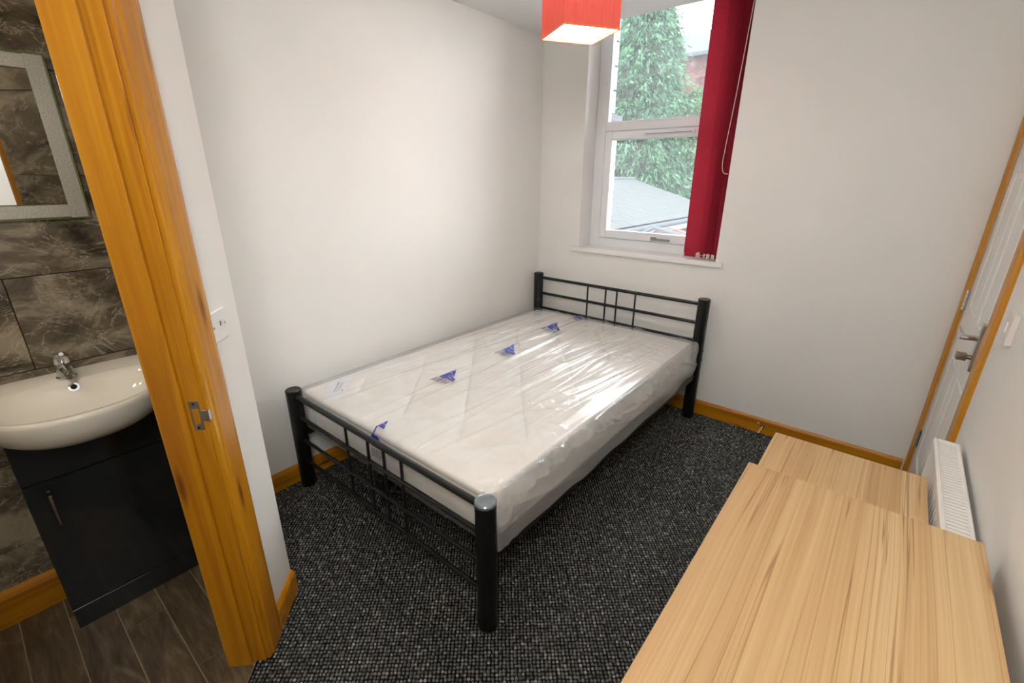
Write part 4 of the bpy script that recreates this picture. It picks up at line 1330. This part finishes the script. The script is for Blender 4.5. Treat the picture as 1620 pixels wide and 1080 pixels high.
t = bmesh.new(); n_ = Vector(on).normalized()
a_ = n_.cross(Vector((0, 1, 0))).normalized(); b_ = n_.cross(a_)
t.faces.new([t.verts.new(Vector(oc) + n_ * 0.0012 + (a_ * math.cos(2 * PI * k / 20) + b_ * math.sin(2 * PI * k / 20)) * 0.0085) for k in range(20)])
mb = MB(); mb.add(t); mb.build('overflow_hole', M_DARK, ov)
MB().lathe([(0.0001, 0.004), (0.018, 0.003), (0.021, 0.0), (0.021, -0.004)], (0.187, YC, 0.7485), 24).build('waste', M_CHROME, ba, True)

tp = thing('mixer_tap', (0.034, YC, 0.86), 'chrome mixer tap on the back ledge of the basin', 'tap')
MB().lathe([(0.026, 0.0), (0.0265, 0.006), (0.023, 0.010), (0.0215, 0.040), (0.020, 0.050), (0.0001, 0.050)], (0.030, YC, 0.86), 24).build('body', M_CHROME, tp, True)
MB().tube([(0.036, YC, 0.886), (0.075, YC, 0.898), (0.115, YC, 0.896), (0.128, YC, 0.890)], [0.016, 0.014, 0.012, 0.0115], 14).build('spout', M_CHROME, tp, True)
lv = MB().lathe([(0.0205, 0.0), (0.0215, 0.004), (0.0215, 0.026), (0.015, 0.034), (0.0001, 0.036)], (0.028, YC, 0.9115), 24).build('lever', M_CHROME, tp, True)
MB().tube([(0.028, YC, 0.938), (0.055, YC, 0.950), (0.090, YC, 0.958)], [0.011, 0.008, 0.006], 10).build('lever_arm', M_CHROME, lv, True)

MYa, MYb, MZa, MZb = -2.886, -2.515, 1.363, 1.838
mi = thing('mirror', (TX, (MYa + MYb) / 2, MZa), 'rectangular mirror with silver border on the dark tiled wall', 'mirror')
MB().box(TX + 0.0005, TX + 0.020, MYa, MYb, MZa, MZb).build('backing', M_GLEDGE, mi)
mb = MB(); bw = 0.047
for (a, b, c, d_) in ((MYa, MYa + bw, MZa, MZb), (MYb - bw, MYb - 0.004, MZa, MZb), (MYa + bw, MYb - bw, MZa + 0.003, MZa + bw), (MYa + bw, MYb - bw, MZb - bw, MZb - 0.003)):
    mb.box(TX + 0.0200, TX + 0.0235, a + 0.0, b, c + 0.003, d_ - 0.003, 0.001)
mb.build('border', M_MIRB, mi)
MB().box(TX + 0.0200, TX + 0.0228, MYa + bw, MYb - bw, MZa + bw, MZb - bw).build('glass', M_MIRROR, mi)
MB().box(TX + 0.0200, TX + 0.0242, MYb - 0.004, MYb + 0.0015, MZa - 0.001, MZb + 0.001, 0.001).build('edge_strip', M_GLEDGE, mi)

# ------------------------------------------------------------------ outside
GZ = -2.7
o = MB().box(-30, 25, 0.4, 60, GZ - 0.2, GZ).build('ground', M_GROUND); props(o, 'yard ground below the window', kind='structure')

# white painted end of the neighbouring wing, block by block
wg = thing('wing_wall', (-0.5, 1.0, GZ), 'white painted block wall just outside, left of the window', 'wall')
MB().box(-0.70, -0.306, 0.36, 1.575, GZ, 4.2).build('core', M_SHADEJOINT, wg)
bme = {}
zz_ = 2.06; rown = 0
def block(y0, y1, z0, z1, mt):
    key = (round(y1 - y0, 3), round(z1 - z0, 3), mt.name)
    if key not in bme:
        me = MB().box(-0.008, 0.008, -(y1 - y0) / 2 + 0.006, (y1 - y0) / 2 - 0.008, -(z1 - z0) / 2 + 0.010, (z1 - z0) / 2 - 0.006, 0.003).mesh('block'); me.materials.append(mt); bme[key] = me
    place('block', bme[key], (-0.300, (y0 + y1) / 2, (z0 + z1) / 2), wg)
while zz_ < 4.1:
    y = 0.36 if rown % 2 == 0 else 0.36 - 0.22
    while y < 1.585:
        a, b = max(y, 0.36), min(y + 0.44, 1.585)
        if b - a > 0.03: block(a, b, zz_, zz_ + 0.2, M_PAINTB)
        y += 0.44
    zz_ += 0.2; rown += 1
M_ORB = plain('pale_orange_brick', lin(120, 92, 74), 0.8, spec=0.05, var=0.1)
zz_ = 0.0; rown = 0
while zz_ < 1.9:
    y = 0.36 - 0.11 * (rown % 2)
    while y < 1.585:
        a, b = max(y, 0.9), min(y + 0.225, 1.585)
        if b - a > 0.03: block(a, b, zz_, zz_ + 0.075, M_ORB if (rown + int(y * 9)) % 3 == 0 else M_PAINTB)
        y += 0.225
    zz_ += 0.075; rown += 1
mb = MB().box(-0.72, -0.225, 0.40, 1.62, 1.985, 2.045, 0.006); mb.build('ledge', M_JOINT, wg)
MB().tube([(-0.26, 0.42, 1.95), (-0.26, 1.62, 1.95)], 0.045, 10).build('gutter', M_PAINTB, wg, True)

# garage with tiled roof, tiles one by one
ga = thing('garage', (-3.3, 7, GZ), 'low garage with pale tiled roof beyond the window', 'garage')
GY0, GY1 = 3.0, 11.15
RXe, RXr, RZe, RZr = -1.93, -4.6, 0.58, 1.395
MB().box(-7.0, -2.10, GY0 + 0.1, GY1 - 0.1, GZ, 0.42).build('brick_wall', M_BRICK, ga)
MB().box(-2.098, -2.05, GY0, GY1, 0.30, 0.50).build('fascia', M_PAINTB, ga)
sl_v = Vector((RXe - RXr, 0, RZe - RZr)); ln = sl_v.length; sd = sl_v.normalized(); nrm = Vector((-sd.z, 0, sd.x))
rt = bmesh.new()
a_ = [rt.verts.new((RXr, GY0, RZr - 0.03)), rt.verts.new((RXe, GY0, RZe - 0.03)), rt.verts.new((RXe, GY1, RZe - 0.03)), rt.verts.new((RXr, GY1, RZr - 0.03))]
b_ = [rt.verts.new((v_.co.x, v_.co.y, v_.co.z - 0.10)) for v_ in a_]
c_ = [rt.verts.new((-7.27, GY0, RZe - 0.03)), rt.verts.new((-7.27, GY1, RZe - 0.03))]
rt.faces.new(a_); rt.faces.new(b_[::-1])
for i in range(4): rt.faces.new((a_[i], b_[i], b_[(i + 1) % 4], a_[(i + 1) % 4]))
rt.faces.new((c_[0], a_[0], a_[3], c_[1]))
mb = MB(); mb.add(rt); mb.build('roof_deck', M_JOINT, ga)
nrows, ncols = 10, 27
tw, tl = (GY1 - GY0) / ncols, ln / nrows
pitch = math.atan2(-sd.z, sd.x)
tme = MB().box(-tl * 0.04, tl * 1.12, -tw / 2 + 0.004, tw / 2 - 0.004, 0.0, 0.026, 0.004).mesh('roof_tile'); tme.materials.append(M_RTILE)
for r in range(nrows):
    for c in range(ncols):
        p = Vector((RXr, GY0 + tw * (c + 0.5), RZr)) + sd * (tl * r)
        p += nrm * (0.004)
        place('roof_tile', tme, p, ga, (0, pitch + math.radians(1.5 + random.uniform(-0.7, 0.7)), random.uniform(-0.01, 0.01)))
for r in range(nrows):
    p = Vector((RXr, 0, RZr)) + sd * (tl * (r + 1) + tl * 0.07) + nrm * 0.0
    MB().box(p.x - 0.05, p.x + 0.02, GY0, GY1, p.z - 0.03, p.z + 0.026).build('row_shade_strip', M_SHADEJOINT, ga)  # dark strip added as a shadow line below each tile row
MB().tube([(RXr, GY0, RZr + 0.02), (RXr, GY1, RZr + 0.02)], 0.07, 10).build('ridge', M_RTILE, ga, True)
MB().tube([(RXe + 0.05, GY0, RZe - 0.06), (RXe + 0.05, GY1, RZe - 0.06)], 0.055, 10).build('gutter', M_JOINT, ga, True)

po = thing('porch', (-1.0, 5.7, GZ), 'small brick gable with sloping roof edge in front of the garage', 'building')
pz, px0, py0 = 0.60, -1.47, 5.65
t = bmesh.new()
prof = [(px0 - 0.05, GZ), (px0 + 1.3, GZ), (px0 + 1.3, 0.30), (px0, pz - 0.06), (px0 - 0.05, pz - 0.10)]
fa = [t.verts.new((p[0], py0, p[1])) for p in prof]; fb = [t.verts.new((p[0], py0 + 0.8, p[1])) for p in prof]
t.faces.new(fa); t.faces.new(fb[::-1])
for i in range(5): t.faces.new((fa[i], fb[i], fb[(i + 1) % 5], fa[(i + 1) % 5]))
bmesh.ops.recalc_face_normals(t, faces=t.faces)
mb = MB(); mb.add(t); mb.build('brick_wall', M_BRICK, po)
mb = MB().tube([(px0 - 0.25, py0, pz - 0.13), (px0, py0 - 0.03, pz), (px0 + 1.35, py0 - 0.03, 0.33)], 0.04, 8)
mb.build('verge', M_JOINT, po, True)

# brick house with slate roof
ho = thing('brick_house', (-3, 20, GZ), 'large red brick house with slate roof behind the trees', 'house')
HYf = 19.2
MB().box(-13, 7, HYf, HYf + 8, GZ, 6.35).build('brick_wall', M_BRICK, ho)
t = bmesh.new()
q = [(-13.3, HYf - 0.3, 6.30), (7.3, HYf - 0.3, 6.30), (7.3, HYf + 4, 8.15), (-13.3, HYf + 4, 8.15), (-13.3, HYf + 8.3, 6.3), (7.3, HYf + 8.3, 6.3)]
qv = [t.verts.new(p) for p in q]
t.faces.new((qv[0], qv[1], qv[2], qv[3])); t.faces.new((qv[3], qv[2], qv[5], qv[4])); t.faces.new((qv[0], qv[3], qv[4])); t.faces.new((qv[1], qv[5], qv[2])); t.faces.new((qv[0], qv[4], qv[5], qv[1]))
bmesh.ops.recalc_face_normals(t, faces=t.faces)
mb = MB(); mb.add(t); mb.build('roof', M_SLATE, ho)
MB().box(-13.3, 7.3, HYf - 0.42, HYf - 0.28, 6.18, 6.34, 0.02).build('gutter', M_JOINT, ho)
wf = MB().box(-4.65, -4.35, HYf - 0.03, HYf + 0.05, 4.2, 5.5, 0.01).build('window', M_PAINTB, ho)
MB().box(-4.62, -4.38, HYf - 0.035, HYf - 0.028, 4.28, 5.42).build('pane', M_SLATE, wf)

def tree(name, base, h, rfun, nspr, mat, label, cat, seed, z_lo=0.3, spr=(0.28, 0.07), droop=0.9, group=None):
    rg = np.random.default_rng(seed)
    r = thing(name, base, label, cat, group)
    MB().tube([(base[0], base[1], base[2]), (base[0] + 0.05, base[1], base[2] + h * 0.5), (base[0], base[1] + 0.04, base[2] + h * 0.95)], [0.16 * h / 8, 0.10 * h / 8, 0.02], 8).build('trunk', M_BARK, r, True)
    # boughs: clusters of hanging sprays
    K = 30
    nb = nspr // K
    f = rg.uniform(0, 1, nb) ** 0.85
    R = np.array([rfun(q) for q in f])
    a = rg.uniform(0, 2 * PI, nb)
    rad = R * np.where(rg.uniform(0, 1, nb) < 0.85, rg.uniform(0.55, 1.05, nb), rg.uniform(0.2, 0.6, nb))
    c = np.stack([base[0] + rad * np.cos(a), base[1] + rad * np.sin(a), base[2] + z_lo + (h - z_lo) * f], 1)
    out = np.stack([np.cos(a), np.sin(a), np.zeros(nb)], 1)
    bd = out * rg.uniform(0.6, 1.0, (nb, 1)) + rg.normal(0, 0.25, (nb, 3)) + np.array([0, 0, -1.0]) * (droop * rg.uniform(0.2, 0.9, (nb, 1)))
    bd /= np.linalg.norm(bd, axis=1, keepdims=True)
    c, out, R, bd = (np.repeat(v_, K, 0) for v_ in (c, out, R, bd))
    M_ = nb * K
    t_ = rg.uniform(-0.3, 1.0, (M_, 1))
    p = c + bd * t_ * (0.30 + 0.22 * R[:, None]) + rg.normal(0, 1, (M_, 3)) * 0.075 * (0.6 + R[:, None] * 0.4)
    d = bd + rg.normal(0, 0.45, (M_, 3)) + np.array([0, 0, -0.35 * droop])
    d /= np.linalg.norm(d, axis=1, keepdims=True)
    sv = np.cross(d, rg.normal(0, 1, (M_, 3))); sv /= np.linalg.norm(sv, axis=1, keepdims=True)
    L = spr[0] * rg.uniform(0.6, 1.3, (M_, 1)); W = spr[1] * rg.uniform(0.6, 1.3, (M_, 1))
    V = np.stack([p, p + d * L * 0.4 + sv * W, p + d * L + np.array([0, 0, -0.1]) * L, p + d * L * 0.4 - sv * W], 1).reshape(-1, 3)
    vs = V.tolist(); fs = np.arange(M_ * 4).reshape(-1, 4).tolist()
    o = link('foliage', raw_mesh('foliage', vs, fs), mat, r)
    o['kind'] = 'stuff'
    return r
tree('conifer', (-6.2, 14.4, GZ), 10.2, lambda f: 0.35 + 1.8 * (1 - f) ** 0.75 if f > 0.3 else 1.9, 74000, M_LEAF1, 'tall feathery conifer seen through the window, behind the garage', 'tree', 2, 1.6, (0.21, 0.030), 0.9)
tree('leafy_shrub', (-4.7, 15.6, GZ), 7.0, lambda f: 0.9 * (1 - (2 * f - 0.9) ** 2) + 0.15 if f > 0.1 else 0.4, 9000, M_LEAF2, 'smaller leafy tree in front of the brick house', 'tree', 5, 2.2, (0.19, 0.05), 0.4)
